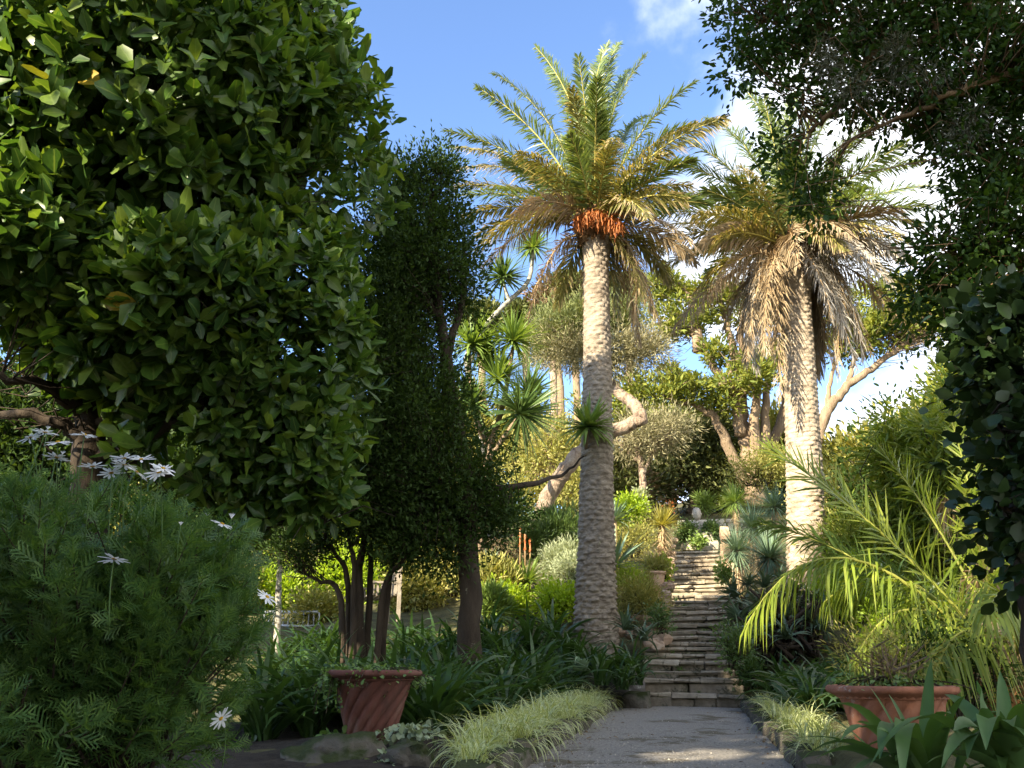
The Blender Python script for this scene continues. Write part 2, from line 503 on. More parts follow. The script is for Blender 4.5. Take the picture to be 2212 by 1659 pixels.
M['rachis'] = rough_mat('palm_midrib', [(.3, (.28, .26, .06)), (.7, (.42, .36, .10))], bump=.1, rough=.5)
M['rachis_dead'] = rough_mat('palm_midrib_dead', [(.3, (.26, .17, .08)), (.7, (.38, .27, .15))], bump=.1, rough=.7)
M['young_palm'] = leaf_mat('young_palm_leaflet', [(.12, .18, .022), (.18, .24, .03), (.24, .28, .05)], trans=.32, rough=.4, tip=(.45, .38, .15), tip_at=1.25)
M['sword'] = leaf_mat('sword_leaf', [(.12, .19, .045), (.17, .25, .06)], trans=.25, rough=.42, tip=(.34, .3, .1), tip_at=1.3)
M['sword_dark'] = leaf_mat('dark_sword_leaf', [(.07, .125, .04), (.10, .16, .045)], trans=.22, rough=.42)
M['sword_gold'] = leaf_mat('golden_sword_leaf', [(.26, .26, .06), (.34, .31, .09)], trans=.25, rough=.5, tip=(.45, .32, .12), tip_at=1.1)
M['sword_dry'] = leaf_mat('dry_hanging_leaf', [(.36, .26, .15), (.46, .36, .24)], trans=.1, rough=.8)
M['agave'] = leaf_mat('blue_green_leaf', [(.12, .19, .13), (.17, .25, .16)], trans=.12, rough=.5)
M['aloe'] = leaf_mat('aloe_leaf', [(.07, .115, .075), (.10, .15, .09)], trans=.12, rough=.42, tip=(.22, .16, .07), tip_at=1.25)
M['feather'] = leaf_mat('feathery_leaf', [(.04, .10, .03), (.065, .135, .035), (.10, .175, .04)], trans=.3, rough=.5)
M['ivy'] = leaf_mat('trailing_leaf', [(.09, .17, .05), (.14, .22, .07)], trans=.3, rough=.5)
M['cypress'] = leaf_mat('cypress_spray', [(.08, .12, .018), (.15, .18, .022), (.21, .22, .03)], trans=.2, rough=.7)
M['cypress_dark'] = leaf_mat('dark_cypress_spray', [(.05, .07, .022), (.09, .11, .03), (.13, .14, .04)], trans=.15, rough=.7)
M['pine'] = leaf_mat('pine_needles', [(.13, .17, .06), (.20, .22, .09)], trans=.2, rough=.7)
M['pine_grey'] = leaf_mat('lichen_hung_twigs', [(.22, .20, .12), (.30, .28, .17), (.17, .17, .09)], trans=.1, rough=.85)
M['lichen'] = leaf_mat('hanging_lichen', [(.12, .125, .085), (.19, .19, .14)], trans=.2, rough=.9)
M['bamboo'] = leaf_mat('narrow_yellow_green_leaf', [(.10, .16, .02), (.18, .24, .03), (.27, .30, .06)], trans=.3, rough=.5)
M['lime_bush'] = leaf_mat('lime_leaf', [(.20, .31, .018), (.30, .40, .03)], trans=.38, rough=.5)
M['olive_bush'] = leaf_mat('olive_leaf', [(.15, .175, .04), (.25, .255, .065), (.33, .30, .10)], trans=.25, rough=.6)
M['grey_bush'] = leaf_mat('grey_green_leaf', [(.25, .30, .18), (.35, .39, .26)], trans=.2, rough=.7)
M['brown_bush'] = leaf_mat('russet_twig_leaf', [(.15, .10, .065), (.21, .14, .085), (.12, .11, .05)], trans=.1, rough=.8)
M['moss_leaf'] = leaf_mat('silver_grey_leaf', [(.18, .24, .16), (.25, .30, .2)], trans=.2, rough=.6)
M['petal'] = leaf_mat('white_petal', [(.76, .78, .82), (.82, .83, .86)], trans=.3, rough=.6, tcol=(1, 1, 1))
M['rachis_green'] = rough_mat('young_palm_midrib', [(.3, (.17, .20, .035)), (.7, (.28, .28, .06))], bump=.1, rough=.5)
M['flower_eye'] = rough_mat('yellow_flower_centre', [(.3, (.55, .30, .02)), (.7, (.75, .45, .03))], scale=60, bump=.8, bscale=150)
M['orange_flower'] = leaf_mat('orange_flower', [(.65, .16, .05), (.75, .25, .08)], trans=.3, rough=.6)
M['fruit'] = leaf_mat('orange_fruit_strand', [(.30, .10, .03), (.42, .15, .045), (.22, .075, .025)], trans=.1, rough=.7)
M['bark_dark'] = rough_mat('dark_bark', [(.3, (.025, .019, .014)), (.7, (.07, .053, .037))], scale=6, bump=.8, bscale=18, stretch=(1, 1, .35), spots=(.20, .20, .15), spot_at=.66)
M['bark_red'] = rough_mat('brown_branch_bark', [(.3, (.10, .06, .03)), (.7, (.24, .15, .07))], scale=6, bump=.6, bscale=25, stretch=(1, 1, .5))
M['bark_cypress'] = rough_mat('cypress_bark', [(.3, (.16, .11, .07)), (.55, (.27, .20, .13)), (.8, (.36, .28, .2))], scale=3, bump=.9, bscale=10, stretch=(2, 2, .3), dist=.08)
M['bark_pale'] = rough_mat('pale_pine_bark', [(.32, (.13, .09, .065)), (.48, (.36, .27, .20)), (.75, (.50, .42, .33))], scale=7, bump=1.0, bscale=16, stretch=(1, 1, .6), dist=.12)
M['bark_white'] = rough_mat('speckled_pale_bark', [(.35, (.08, .07, .05)), (.5, (.30, .29, .25)), (.7, (.42, .41, .37))], scale=14, bump=.5, bscale=25)
M['palm_trunk'] = rough_mat('palm_trunk_bark', [(.25, (.18, .135, .09)), (.5, (.39, .32, .235)), (.75, (.52, .45, .345))], scale=5, bump=.9, bscale=22, stretch=(1, 1, 2.2), dist=.03, spots=(.20, .15, .10), spot_scale=2.2, spot_at=.6)
M['palm_trunk_grey'] = rough_mat('grey_palm_trunk_bark', [(.25, (.11, .085, .06)), (.5, (.27, .225, .17)), (.75, (.40, .345, .27))], scale=5, bump=.9, bscale=22, stretch=(1, 1, 2.2), dist=.03, spots=(.33, .33, .2), spot_scale=3, spot_at=.66)
M['palm_fibre'] = rough_mat('palm_fibre', [(.3, (.09, .05, .025)), (.7, (.22, .13, .06))], scale=9, bump=.9, bscale=40)
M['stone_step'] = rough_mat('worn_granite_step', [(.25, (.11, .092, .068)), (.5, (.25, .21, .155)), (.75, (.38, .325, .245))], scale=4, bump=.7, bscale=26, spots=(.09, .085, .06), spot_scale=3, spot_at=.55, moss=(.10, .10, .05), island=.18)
M['stone_pale'] = rough_mat('pale_wall_stone', [(.3, (.36, .32, .24)), (.7, (.55, .50, .39))], scale=5, bump=.6, bscale=22, island=.2)
M['stone_warm'] = rough_mat('warm_rockery_stone', [(.3, (.30, .19, .12)), (.55, (.42, .31, .22)), (.75, (.50, .42, .33))], scale=4, bump=.7, bscale=20, spots=(.5, .48, .4), spot_scale=5, spot_at=.64, island=.2)
M['stone_moss'] = rough_mat('mossy_kerb_stone', [(.3, (.06, .055, .045)), (.55, (.14, .125, .10)), (.75, (.26, .25, .22))], scale=5, bump=.9, bscale=18, spots=(.36, .36, .34), spot_scale=7, spot_at=.63, moss=(.035, .045, .015), island=.15)
M['boulder'] = rough_mat('lichened_boulder', [(.3, (.09, .08, .075)), (.7, (.20, .19, .18))], scale=4, bump=.8, bscale=18, spots=(.55, .55, .53), spot_scale=4, spot_at=.6)
M['statue'] = rough_mat('weathered_statue_stone', [(.3, (.28, .25, .2)), (.55, (.48, .43, .36)), (.8, (.60, .55, .48))], scale=7, bump=.5, bscale=30, spots=(.40, .24, .12), spot_scale=3, spot_at=.66)
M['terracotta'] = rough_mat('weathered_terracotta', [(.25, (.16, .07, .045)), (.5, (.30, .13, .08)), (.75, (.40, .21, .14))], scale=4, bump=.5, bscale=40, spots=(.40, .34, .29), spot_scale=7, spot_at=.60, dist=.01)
M['terracotta_dark'] = rough_mat('dark_terracotta', [(.25, (.05, .033, .028)), (.5, (.135, .055, .042)), (.75, (.17, .12, .095))], scale=4.5, bump=.5, bscale=40, spots=(.22, .20, .18), spot_scale=9, spot_at=.63, dist=.01, stretch=(1, 1, .6))  # darker, greyer terracotta of the left pot
M['terracotta_pale'] = rough_mat('pale_terracotta', [(.3, (.50, .30, .18)), (.7, (.62, .44, .30))], scale=5, bump=.3, bscale=40)
M['soil'] = rough_mat('dark_soil', [(.3, (.022, .017, .013)), (.6, (.05, .04, .03)), (.8, (.10, .085, .06))], scale=9, bump=1.0, bscale=35, dist=.05)
M['ground'] = rough_mat('garden_ground', [(.3, (.045, .04, .02)), (.5, (.09, .085, .035)), (.7, (.15, .14, .06))], scale=3, bump=1.0, bscale=20, dist=.06)
M['gravel'] = rough_mat('fine_grey_gravel', [(.3, (.13, .12, .108)), (.5, (.235, .22, .195)), (.72, (.37, .345, .31))], scale=55, bump=1.0, bscale=90, dist=.014, spots=(.115, .10, .07), spot_scale=1.7, spot_at=.54)
M['pebble'] = leaf_mat('loose_gravel', [(.12, .11, .10), (.26, .245, .22), (.40, .37, .33)], trans=0.0, rough=.9, spec=.2)
M['wood_grey'] = rough_mat('weathered_bench_wood', [(.3, (.20, .17, .13)), (.7, (.34, .30, .24))], scale=8, bump=.3, bscale=30, stretch=(.3, 1, 1))
M['white_paint'] = rough_mat('faded_painted_wood', [(.3, (.38, .42, .46)), (.7, (.5, .52, .54))], bump=.1)
M['dead_leaf'] = leaf_mat('fallen_brown_leaf', [(.12, .07, .035), (.22, .14, .07)], trans=.1, rough=.8)

# ================================================================== the setting
ROWS = [1497, 1466.7, 1447, 1425.7, 1412, 1398, 1387.6, 1374, 1361.8, 1348, 1334, 1319, 1308.6, 1296, 1286, 1272, 1264.5, 1257, 1245, 1237, 1229.6, 1219, 1210, 1199, 1190]
STEP_Y, STEP_Z = [], []
_y = 12.0
for _i, _r in enumerate(ROWS):
    STEP_Y.append(_y); STEP_Z.append(at(1500, _r, _y)[2])
    _y += .36 if _i < 6 else .36 + .26 * min(1, (_i - 6) / 10)
def path_z(y):
    return .20 - .010 * (12 - np.asarray(y, float))
_HY = np.array([12.0] + STEP_Y[1:] + [25.6, 27.2, 27.6, 45, 90])
_HZ = np.array([.25] + STEP_Z[:-1] + [STEP_Z[-1] + .2, 4.75, 4.95, 9.2, 14])
def sz(y):
    return np.where(np.asarray(y) < 12, path_z(np.minimum(y, 12)) + .06, np.interp(y, _HY, _HZ))
def H(x, y):
    x = np.asarray(x, float); y = np.asarray(y, float)
    z = sz(y) + np.where(x > 0, .03, -.05 + .28 * np.clip((y - 9) / 3.5, 0, 1) * np.clip((-x - .9) / .8, 0, 1))
    left = np.clip((-x - 2.5) / 5, 0, 1); right = np.clip((x - 2.5) / 5, 0, 1)
    z = z - np.clip(z - .3, 0, 3) * (.22 * left + .1 * right)
    z = z + .03 * np.sin(x * 2.3 + y) + .03 * np.sin(y * 1.9 - x * 1.3)
    onpath = (np.abs(x) < .82) & (y < 12.0)
    z = np.where(onpath, path_z(y) - .06, z)
    onstep = (x > -.5) & (x < 1.2) & (y >= 11.9) & (y < 24.3)
    return np.where(onstep, np.interp(y, _HY, _HZ) - .35, z)
def g(dx, dy, Y, sink=0.02):
    """on the ground under a measured point"""
    p = at(dx, dy, Y)
    return np.array([p[0], Y, float(H(p[0], Y)) - sink])

xs = np.concatenate([np.linspace(-60, -10, 26), np.linspace(-9.8, 9.8, 99), np.linspace(10, 60, 26)])
ys = np.concatenate([np.linspace(-40, 0, 21), np.linspace(.2, 30, 120), np.linspace(31, 90, 20)])
X, Y_ = np.meshgrid(xs, ys)
mb = MB()
nx, ny = len(xs), len(ys)
i, j = np.meshgrid(np.arange(ny - 1), np.arange(nx - 1), indexing='ij')
mb.add(np.stack([X, Y_, H(X, Y_)], -1), np.stack([i * nx + j, i * nx + j + 1, (i + 1) * nx + j + 1, (i + 1) * nx + j], -1).reshape(-1, 4))
mb.build('ground', M['ground'], kind='structure')

# gravel path: a sheet with a slight crown
px_, py_ = np.linspace(-.80, .80, 17), np.linspace(-6, 12.02, 120)
X, Y_ = np.meshgrid(px_, py_)
Z = path_z(Y_) + .012 * (1 - (X / .8) ** 2) + .006 * noise3(np.stack([X, Y_, 0 * X], -1) * 2.5, 3)
mb = MB(); nx, ny = 17, 120
i, j = np.meshgrid(np.arange(ny - 1), np.arange(nx - 1), indexing='ij')
mb.add(np.stack([X, Y_, Z], -1), np.stack([i * nx + j, i * nx + j + 1, (i + 1) * nx + j + 1, (i + 1) * nx + j], -1).reshape(-1, 4))
mb.build('gravel_path', M['gravel'], kind='structure')
# loose grit lying on it
r = np.random.default_rng(5)
n = 9000
yy = 4.0 + 8 * r.random(n) ** 1.5; xx = r.uniform(-.78, .78, n)
edge = r.random(n) < .25
xx = np.where(edge, np.sign(xx) * (.78 - np.abs(r.normal(0, .06, n))), xx)
tetra = (np.array([[-.5, -.4, 0], [.5, -.4, 0], [0, .5, 0], [0, 0, .55]]), None, np.array([[0, 1, 3], [1, 2, 3], [2, 0, 3]]), np.zeros((4, 3)))
a = r.uniform(0, 6.28, n)
mb = MB()
scatter(mb, tetra, np.stack([xx, yy, path_z(yy) + .012 * (1 - (xx / .8) ** 2) - .002], -1), np.stack([np.cos(a), np.sin(a), 0 * a], -1), np.tile([0, 0, 1.0], (n, 1)), r.uniform(.004, .012, n) * (1 + (r.random(n) < .05)))
mb.build('loose_gravel', M['pebble'], smooth=False, label='loose grit scattered over the grey gravel path', cat='gravel', kind='stuff')

# ------------------------------------------------------------------ stone stairs
M['stone_tread'] = rough_mat('lit_worn_tread', [(.25, (.16, .135, .10)), (.5, (.32, .275, .205)), (.75, (.45, .395, .31))], scale=5, bump=.6, bscale=26, spots=(.09, .085, .05), spot_scale=4, spot_at=.57, island=.22)  # paler than the riser stones: worn tops, and lit edges put into the colour
stairs = thing('stone_staircase', (.3, 12, .2), 'long straight flight of worn stone steps climbing the garden slope', 'staircase')
for k, (sy, szz) in enumerate(zip(STEP_Y, STEP_Z)):
    r = np.random.default_rng(100 + k)
    x0, x1 = (-.50, .95) if k < 6 else (-.13 - .004 * k, 1.08)
    if k in (0, 1):
        x0, x1 = -.50, .88
    nxt = STEP_Y[k + 1] if k + 1 < len(STEP_Y) else sy + .7
    rise = szz - (STEP_Z[k - 1] if k else .18)
    step = thing('step', ((x0 + x1) / 2, sy, szz - rise), None, None)
    step.parent = stairs; step.matrix_parent_inverse = ROOTINV[stairs.name]
    ROOTINV[step.name] = Matrix.Translation((-(x0 + x1) / 2, -sy, -(szz - rise)))
    def course(nb, y_front, h, d, ztop, seed, ch, nm):
        cut = np.concatenate([[0], np.sort((np.arange(1, nb) + r.uniform(-.28, .28, nb - 1)) / nb), [1]]) * (x1 - x0) + x0
        for b in range(nb):
            w = cut[b + 1] - cut[b] - .004
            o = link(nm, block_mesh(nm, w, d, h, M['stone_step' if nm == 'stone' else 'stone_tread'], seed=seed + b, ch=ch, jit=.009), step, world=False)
            o.location = ((cut[b] + cut[b + 1]) / 2, y_front + d / 2 + r.uniform(-.02, .02), ztop - h + r.uniform(-.014, .006))
            o.rotation_euler = (r.normal() * .008, r.normal() * .016, r.normal() * .012)
            o.matrix_parent_inverse = Matrix.Translation((-(x0 + x1) / 2, -sy, -(szz - rise)))
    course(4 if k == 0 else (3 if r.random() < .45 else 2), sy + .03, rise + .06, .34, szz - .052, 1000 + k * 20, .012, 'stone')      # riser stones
    course(3 if k < 2 else (2 if r.random() < .7 else 3), sy - .015, .055, nxt - sy + .12, szz, 1010 + k * 20, .012, 'tread_slab')   # worn slabs that overhang them, coloured paler as if lit

# ------------------------------------------------------------------ kerbs along the path
def kerb(name, side, y0, y1, label):
    t = thing(name, (side * .86, y0, .1), label, 'kerb')
    y = y0; k = 0
    while y < y1:
        r = np.random.default_rng(int(300 + k + side * 50))
        ln = r.uniform(.28, .55)
        me = stone_mesh('stone', r.uniform(.13, .18), ln - .015, r.uniform(.16, .21), M['stone_moss'], seed=k + 40, g=3, power=7, rough=.09)
        o = link('stone', me, t, world=False)
        o.location = (side * .87 + r.normal() * .012, y + ln / 2, float(path_z(y)) - .06)
        o.rotation_euler = (0, r.normal() * .05, r.normal() * .04)
        o.matrix_parent_inverse = ROOTINV[t.name]
        y += ln; k += 1
kerb('stone_kerb', -1, 4.0, 11.7, 'mossy stone kerb under the striped grass left of the path')
kerb('stone_kerb', 1, 4.0, 11.7, 'mossy stone kerb along the right edge of the path')

def rock(name, dx, dy, Y, w, d, h, mat, label=None, cat='rock', seed=0, group=None, power=3.2, rough=.12, z=None, rz=0, gg=4):
    p = at(dx, dy, Y)
    me = stone_mesh(name, w, d, h, M[mat], seed=seed, g=gg, power=power, rough=rough)
    return place(name, me, (p[0], Y, p[2] if z is None else z), rz, label=label, cat=cat, group=group)
rock('mossy_rock', 730, 1650, 5.35, .62, .34, .27, 'stone_moss', 'mossy grey rock lying in front of the left terracotta pot', seed=3, z=0.0, power=3.6, rough=.17, gg=7)
rock('mossy_rock', 885, 1650, 5.25, .34, .28, .25, 'stone_moss', 'small broken rock between the left pot and the path kerb', seed=8, z=.0, power=4, rough=.17, gg=7)
rock('boulder', 1345, 1400, 12.4, .55, .5, .42, 'boulder', 'rounded dark boulder spotted with white lichen at the left palm foot', seed=21, z=.30)
rock('kerb_block', 1375, 1500, 11.75, .34, .4, .26, 'stone_moss', 'dark stone block beside the lowest step on the left', seed=23, z=.14, power=6)
rock('kerb_block', 1622, 1510, 11.7, .2, .3, .2, 'stone_moss', 'small mossy block beside the lowest step on the right', seed=24, z=.16, power=5)

# dry stone terrace wall left of the stairs
wallA = thing('rockery_wall', at(1390, 1360, 14.5), 'low rockery wall of warm rough stones left of the stairs', 'wall')
r = np.random.default_rng(31)
rocks = [(1345, 1365, 14.0), (1375, 1372, 13.9), (1400, 1368, 13.8), (1420, 1372, 13.7), (1432, 1352, 13.9), (1428, 1330, 14.3), (1436, 1310, 14.8), (1350, 1342, 14.2), (1380, 1338, 14.2), (1405, 1345, 14.1),
         (1425, 1395, 13.4), (1436, 1380, 13.6), (1415, 1390, 13.4), (1440, 1290, 15.3), (1445, 1270, 15.9), (1360, 1285, 15.6), (1340, 1275, 15.7), (1385, 1288, 15.6), (1400, 1262, 16.2), (1345, 1255, 16.4), (1425, 1268, 16.0),
         (1450, 1245, 17.0), (1452, 1228, 17.8), (1453, 1210, 18.8), (1456, 1195, 19.8), (1457, 1180, 21), (1458, 1168, 22), (1415, 1302, 15.2), (1438, 1258, 16.4), (1454, 1220, 18.2), (1448, 1256, 16.6)]
for q, (dx, dy, yy) in enumerate(rocks):
    p = at(dx, dy, yy); s = metres(r.uniform(26, 40) if yy < 16.8 else r.uniform(12, 18), yy)
    o = link('stone', stone_mesh('stone', s, s * .8, s * r.uniform(.5, .7), M['stone_warm'], seed=400 + q, g=3, power=3.4, rough=.12), wallA, world=False)
    o.location = (p[0] - .04, yy, p[2] - s * .25); o.rotation_euler = (0, r.normal() * .12, r.uniform(0, 3)); o.matrix_parent_inverse = ROOTINV[wallA.name]

# pale retaining wall behind the bust
wallB = thing('terrace_wall', at(1535, 1135, 27.3), 'sunlit pale dry stone wall behind the stone bust', 'wall')
for row in range(6):
    x = at(1462, 1120, 27.3)[0]; xe = at(1610, 1120, 27.3)[0]
    while x < xe:
        r = np.random.default_rng(abs(int(x * 1000)) + row + 5)
        ln = r.uniform(.16, .36)
        o = link('stone', stone_mesh('stone', ln - .015, .3, .135, M['stone_pale'], seed=int(x * 77) % 999 + row, g=2, power=6, rough=.08), wallB, world=False)
        o.location = (x + ln / 2, 27.3 + r.normal() * .02, 4.42 + row * .128); o.matrix_parent_inverse = ROOTINV[wallB.name]
        x += ln
# wall end on the right of the stair head
wallC = thing('terrace_wall', at(1556, 1230, 21.5), 'sunlit rough stone pier at the right of the stair head', 'wall')
for row in range(6):
    for c in range(3):
        r = np.random.default_rng(row * 7 + c)
        yy = 21.3 + c * .55
        p = at(1560, 1180, yy)
        o = link('stone', stone_mesh('stone', .24, .53, .19, M['stone_warm'], seed=row * 9 + c, g=2, power=6, rough=.09), wallC, world=False)
        o.location = (1.20 + r.normal() * .02, yy + (row % 2) * .2, 2.95 + row * .18); o.matrix_parent_inverse = ROOTINV[wallC.name]

# ================================================================== growing things: generators
UPV = np.array([0, 0, 1.0])
def blob(dx, dy, Y, rx, rz, ry):
    """crown lobe measured in view pixels, ry in metres of depth"""
    return at(dx, dy, Y), np.array([metres(rx, Y), ry, metres(rz, Y)])

def clump_points(blobs, n, r, shell=.45):
    w = np.array([(b[1][0] * b[1][1] * b[1][2]) ** .67 for b in blobs]); w /= w.sum()
    k = r.choice(len(blobs), n, p=w)
    c = np.array([b[0] for b in blobs])[k]; s = np.array([b[1] for b in blobs])[k]
    d = unit(r.normal(size=(n, 3)))
    return c + d * s * (r.random((n, 1)) ** shell), d

def leaf_cloud(r, cl, out, per, cr, flat=1.0, up=.35, outw=.5, rnd=.55):
    """leaves gathered round clump centres: positions, directions, normals"""
    n = len(cl)
    off = r.normal(size=(n, per, 3)) * cr * np.array([1, 1, flat])
    pos = (cl[:, None] + off).reshape(-1, 3)
    d = unit(unit(off) + out[:, None] * outw + UPV * up + r.normal(size=off.shape) * rnd).reshape(-1, 3)
    nr = unit(UPV * .8 + r.normal(size=pos.shape) * .6)
    return pos, d, nr

def twigs(mb, cl, skel, r, rad=.008, ns=3, mi=0):
    sk = np.asarray(skel)
    for c in cl:
        dd = np.linalg.norm(sk - c, axis=1) + np.maximum(0, sk[:, 2] - c[2]) * 1.5
        dd = dd * r.uniform(.6, 1.7, len(dd))
        s = sk[np.argmin(dd)]
        m = (s + c) / 2 + r.normal(size=3) * .12 * np.linalg.norm(c - s)
        tube(mb, [s, m, c], [rad * 1.6, rad, rad * .5], ns, mi, cap=False)

def make_tree(name, label, cat, base, trunk, trad, limbs, blobs, leaf, lm, bark, n, per, cr, size, seed, shell=.45, flat=1.0, up=.35, outw=.5, group=None, ns=10, twig=.01, size_var=.3, ntw=None, limb_r=.45, extra=None, gaps=()):
    """trunk: points; limbs: list of point lists; blobs: crown lobes"""
    r = np.random.default_rng(seed)
    t = thing(name, base, label, cat, group)
    tp = smooth_path(trunk, 6 * len(trunk))
    k = np.linspace(0, 1, len(tp))
    mb = MB(); tube(mb, wobble(tp, trad[0] * .10, r), trad[0] * (1 - k) + trad[-1] * k + trad[0] * .35 * np.exp(-k * 14), ns, bump=.05, seed=seed)
    mb.build('trunk', M[bark], t)
    sk = [tp[len(tp) // 2:]]
    for lb in limbs:
        lp = smooth_path(lb, 5 * len(lb)); kk = np.linspace(0, 1, len(lp))
        mb = MB(); tube(mb, wobble(lp, trad[0] * .08, r), np.maximum(trad[0] * limb_r * (1 - kk * .8), twig), 7, bump=.05, seed=seed)
        mb.build('limb', M[bark], t); sk.append(lp[len(lp) // 4:])
    cl, out = clump_points(blobs, n, r, shell)
    mb = MB(); twigs(mb, cl[:ntw or n], np.concatenate(sk), r, twig)
    mb.build('twigs', M[bark], t, kind='stuff')
    pos, d, nr = leaf_cloud(r, cl, out, per, cr, flat, up, outw)
    for gp, gr in gaps:              # openings cut along sun rays to make chosen sun patches
        q = pos - np.array(gp); q = q - (q @ TO_SUN)[:, None] * TO_SUN
        k_ = np.linalg.norm(q, axis=1) > gr
        pos, d, nr = pos[k_], d[k_], nr[k_]
    mb = MB(); scatter(mb, leaf, pos, d, nr, size * r.uniform(1 - size_var, 1 + size_var, len(pos)))
    if extra:
        extra(mb, r)
    mb.build('crown', M[lm], t, kind='stuff')
    return t

def make_bush(name, label, dx, dy, Y, w, h, mat, leaf, seed, n=60, per=40, cr=.12, size=.07, group=None, cat='shrub', up=.35, depth=None, stem='bark_dark', shell=.4, flat=1.0, outw=.5):
    """a shrub whose base middle is at the measured point, w and h in view pixels"""
    r = np.random.default_rng(seed)
    W, Hh = metres(w, Y) / 2, metres(h, Y)
    b = at(dx, dy, Y)
    t = thing(name, b, label, cat, group)
    bl = [(b + np.array([0, 0, Hh * .45]), np.array([W * .8, depth or W * .8, Hh * .45]))]
    for _ in range(4):
        bl.append((b + np.array([r.uniform(-.5, .5) * W, r.uniform(-.4, .4) * W, Hh * r.uniform(.35, .7)]), np.array([W * .5, (depth or W) * .5, Hh * .3])))
    cl, out = clump_points(bl, n, r, shell)
    cl[:, 2] = np.maximum(cl[:, 2], b[2] - .05)
    mb = MB(); twigs(mb, cl[:: 2], np.array([b - UPV * .25, b, b + UPV * Hh * .25, b + np.array([.2 * W, 0, 0]), b - np.array([.3 * W, 0, 0])]), r, .008 + .002 * W)
    mb.build('stems', M[stem], t, kind='stuff')
    pos, d, nr = leaf_cloud(r, cl, out, per, cr, flat, up, outw)
    mb = MB(); scatter(mb, leaf, pos, d, nr, size * r.uniform(.7, 1.3, len(pos)))
    mb.build('foliage', M[mat], t, kind='stuff')
    return t

def shoots(mb, r, blobs, n, leaf, length, per, size, down=0.0):
    """ragged leafy shoots sticking out of a crown"""
    c, out = clump_points(blobs, n, r, .08)
    ax = unit(out + UPV * (.45 - down) + r.normal(size=c.shape) * .45)
    L = length * r.uniform(.5, 1.2, n)
    k = np.linspace(.05, 1, per)
    pos = c[:, None] + ax[:, None] * (k[None] * L[:, None])[..., None] + r.normal(size=(n, per, 3)) * .008
    d = unit(ax[:, None] * .6 + r.normal(size=pos.shape) * .7)
    scatter(mb, leaf, pos.reshape(-1, 3), d.reshape(-1, 3), unit(UPV + r.normal(size=(n * per, 3)) * .6), size * r.uniform(.7, 1.2, n * per))

# ------------------------------------------------------------------ feather palms
def frond(r, P0, P1, P2, nl=95, ll=.36, lw=.024, lift=.35, droop=.12, rach=.022, bare=.1, alpha=(58, 22), roll=0.0, jit=.16):
    """one pinnate frond along a bezier midrib; slot 0 midrib, slot 1 leaflets"""
    P0, P1, P2 = [np.asarray(p, float) for p in (P0, P1, P2)]
    mb = MB()
    rp = bez(P0, P1, P2, 12)
    tube(mb, rp, np.linspace(rach, rach * .18, 12), 5, 0, cap=False)
    u = np.concatenate([np.linspace(bare, .995, nl)] * 2) + r.normal(size=2 * nl) * .004
    sd = np.concatenate([np.ones(nl), -np.ones(nl)])
    uu = u[:, None]
    B = (1 - uu) ** 2 * P0 + 2 * uu * (1 - uu) * P1 + uu ** 2 * P2
    T = unit(2 * (1 - uu) * (P1 - P0) + 2 * uu * (P2 - P1))
    b = np.cross(P2 - P0, P1 - P0)
    if np.linalg.norm(b) < 1e-4:
        b = np.cross(P2 - P0, [0.3, .2, 1])
    b = b / np.linalg.norm(b)
    s = np.tile(b, (2 * nl, 1)); nn = np.cross(s, T)
    if (nn.mean(0) @ (P1 - (P0 + P2) / 2)) < 0:
        nn = -nn
    if roll:
        s, nn = s * math.cos(roll) + nn * math.sin(roll), nn * math.cos(roll) - s * math.sin(roll)
    al = np.radians(alpha[0] + (alpha[1] - alpha[0]) * u) + r.normal(size=2 * nl) * jit * .6
    lam = lift + r.normal(size=2 * nl) * jit * 1.6
    d = unit(T * np.cos(al)[:, None] + s * (sd * np.sin(al) * np.cos(lam))[:, None] + nn * (np.sin(al) * np.sin(lam))[:, None])
    L = ll * np.clip(np.sin(np.pi * np.clip(.16 + u * .80, 0, 1)) ** .55, .25, 1) * r.uniform(.86, 1.1, 2 * nl)
    wv = unit(np.cross(d, nn + r.normal(size=d.shape) * .25)) * (lw / 2) * r.uniform(.8, 1.2, (2 * nl, 1))
    Lc = L[:, None]
    mid = B + d * Lc * .5 - UPV * Lc * droop * .22
    tip = B + d * Lc * (1 - droop * .3) - UPV * Lc * droop
    V = np.stack([B - wv * .5, B + wv * .5, mid + wv, mid - wv, tip], 1)
    k = np.arange(2 * nl)[:, None] * 5
    Lu = np.zeros((2 * nl, 5, 3)); Lu[:, :, 1] = [0, 0, .5, .5, 1]; Lu[:, :, 0] = [0, 1, 1, 0, .5]
    mb.add(V, k + np.array([[0, 1, 2, 3]]), k + np.array([[3, 2, 4]]), Lu, 1)
    return mb

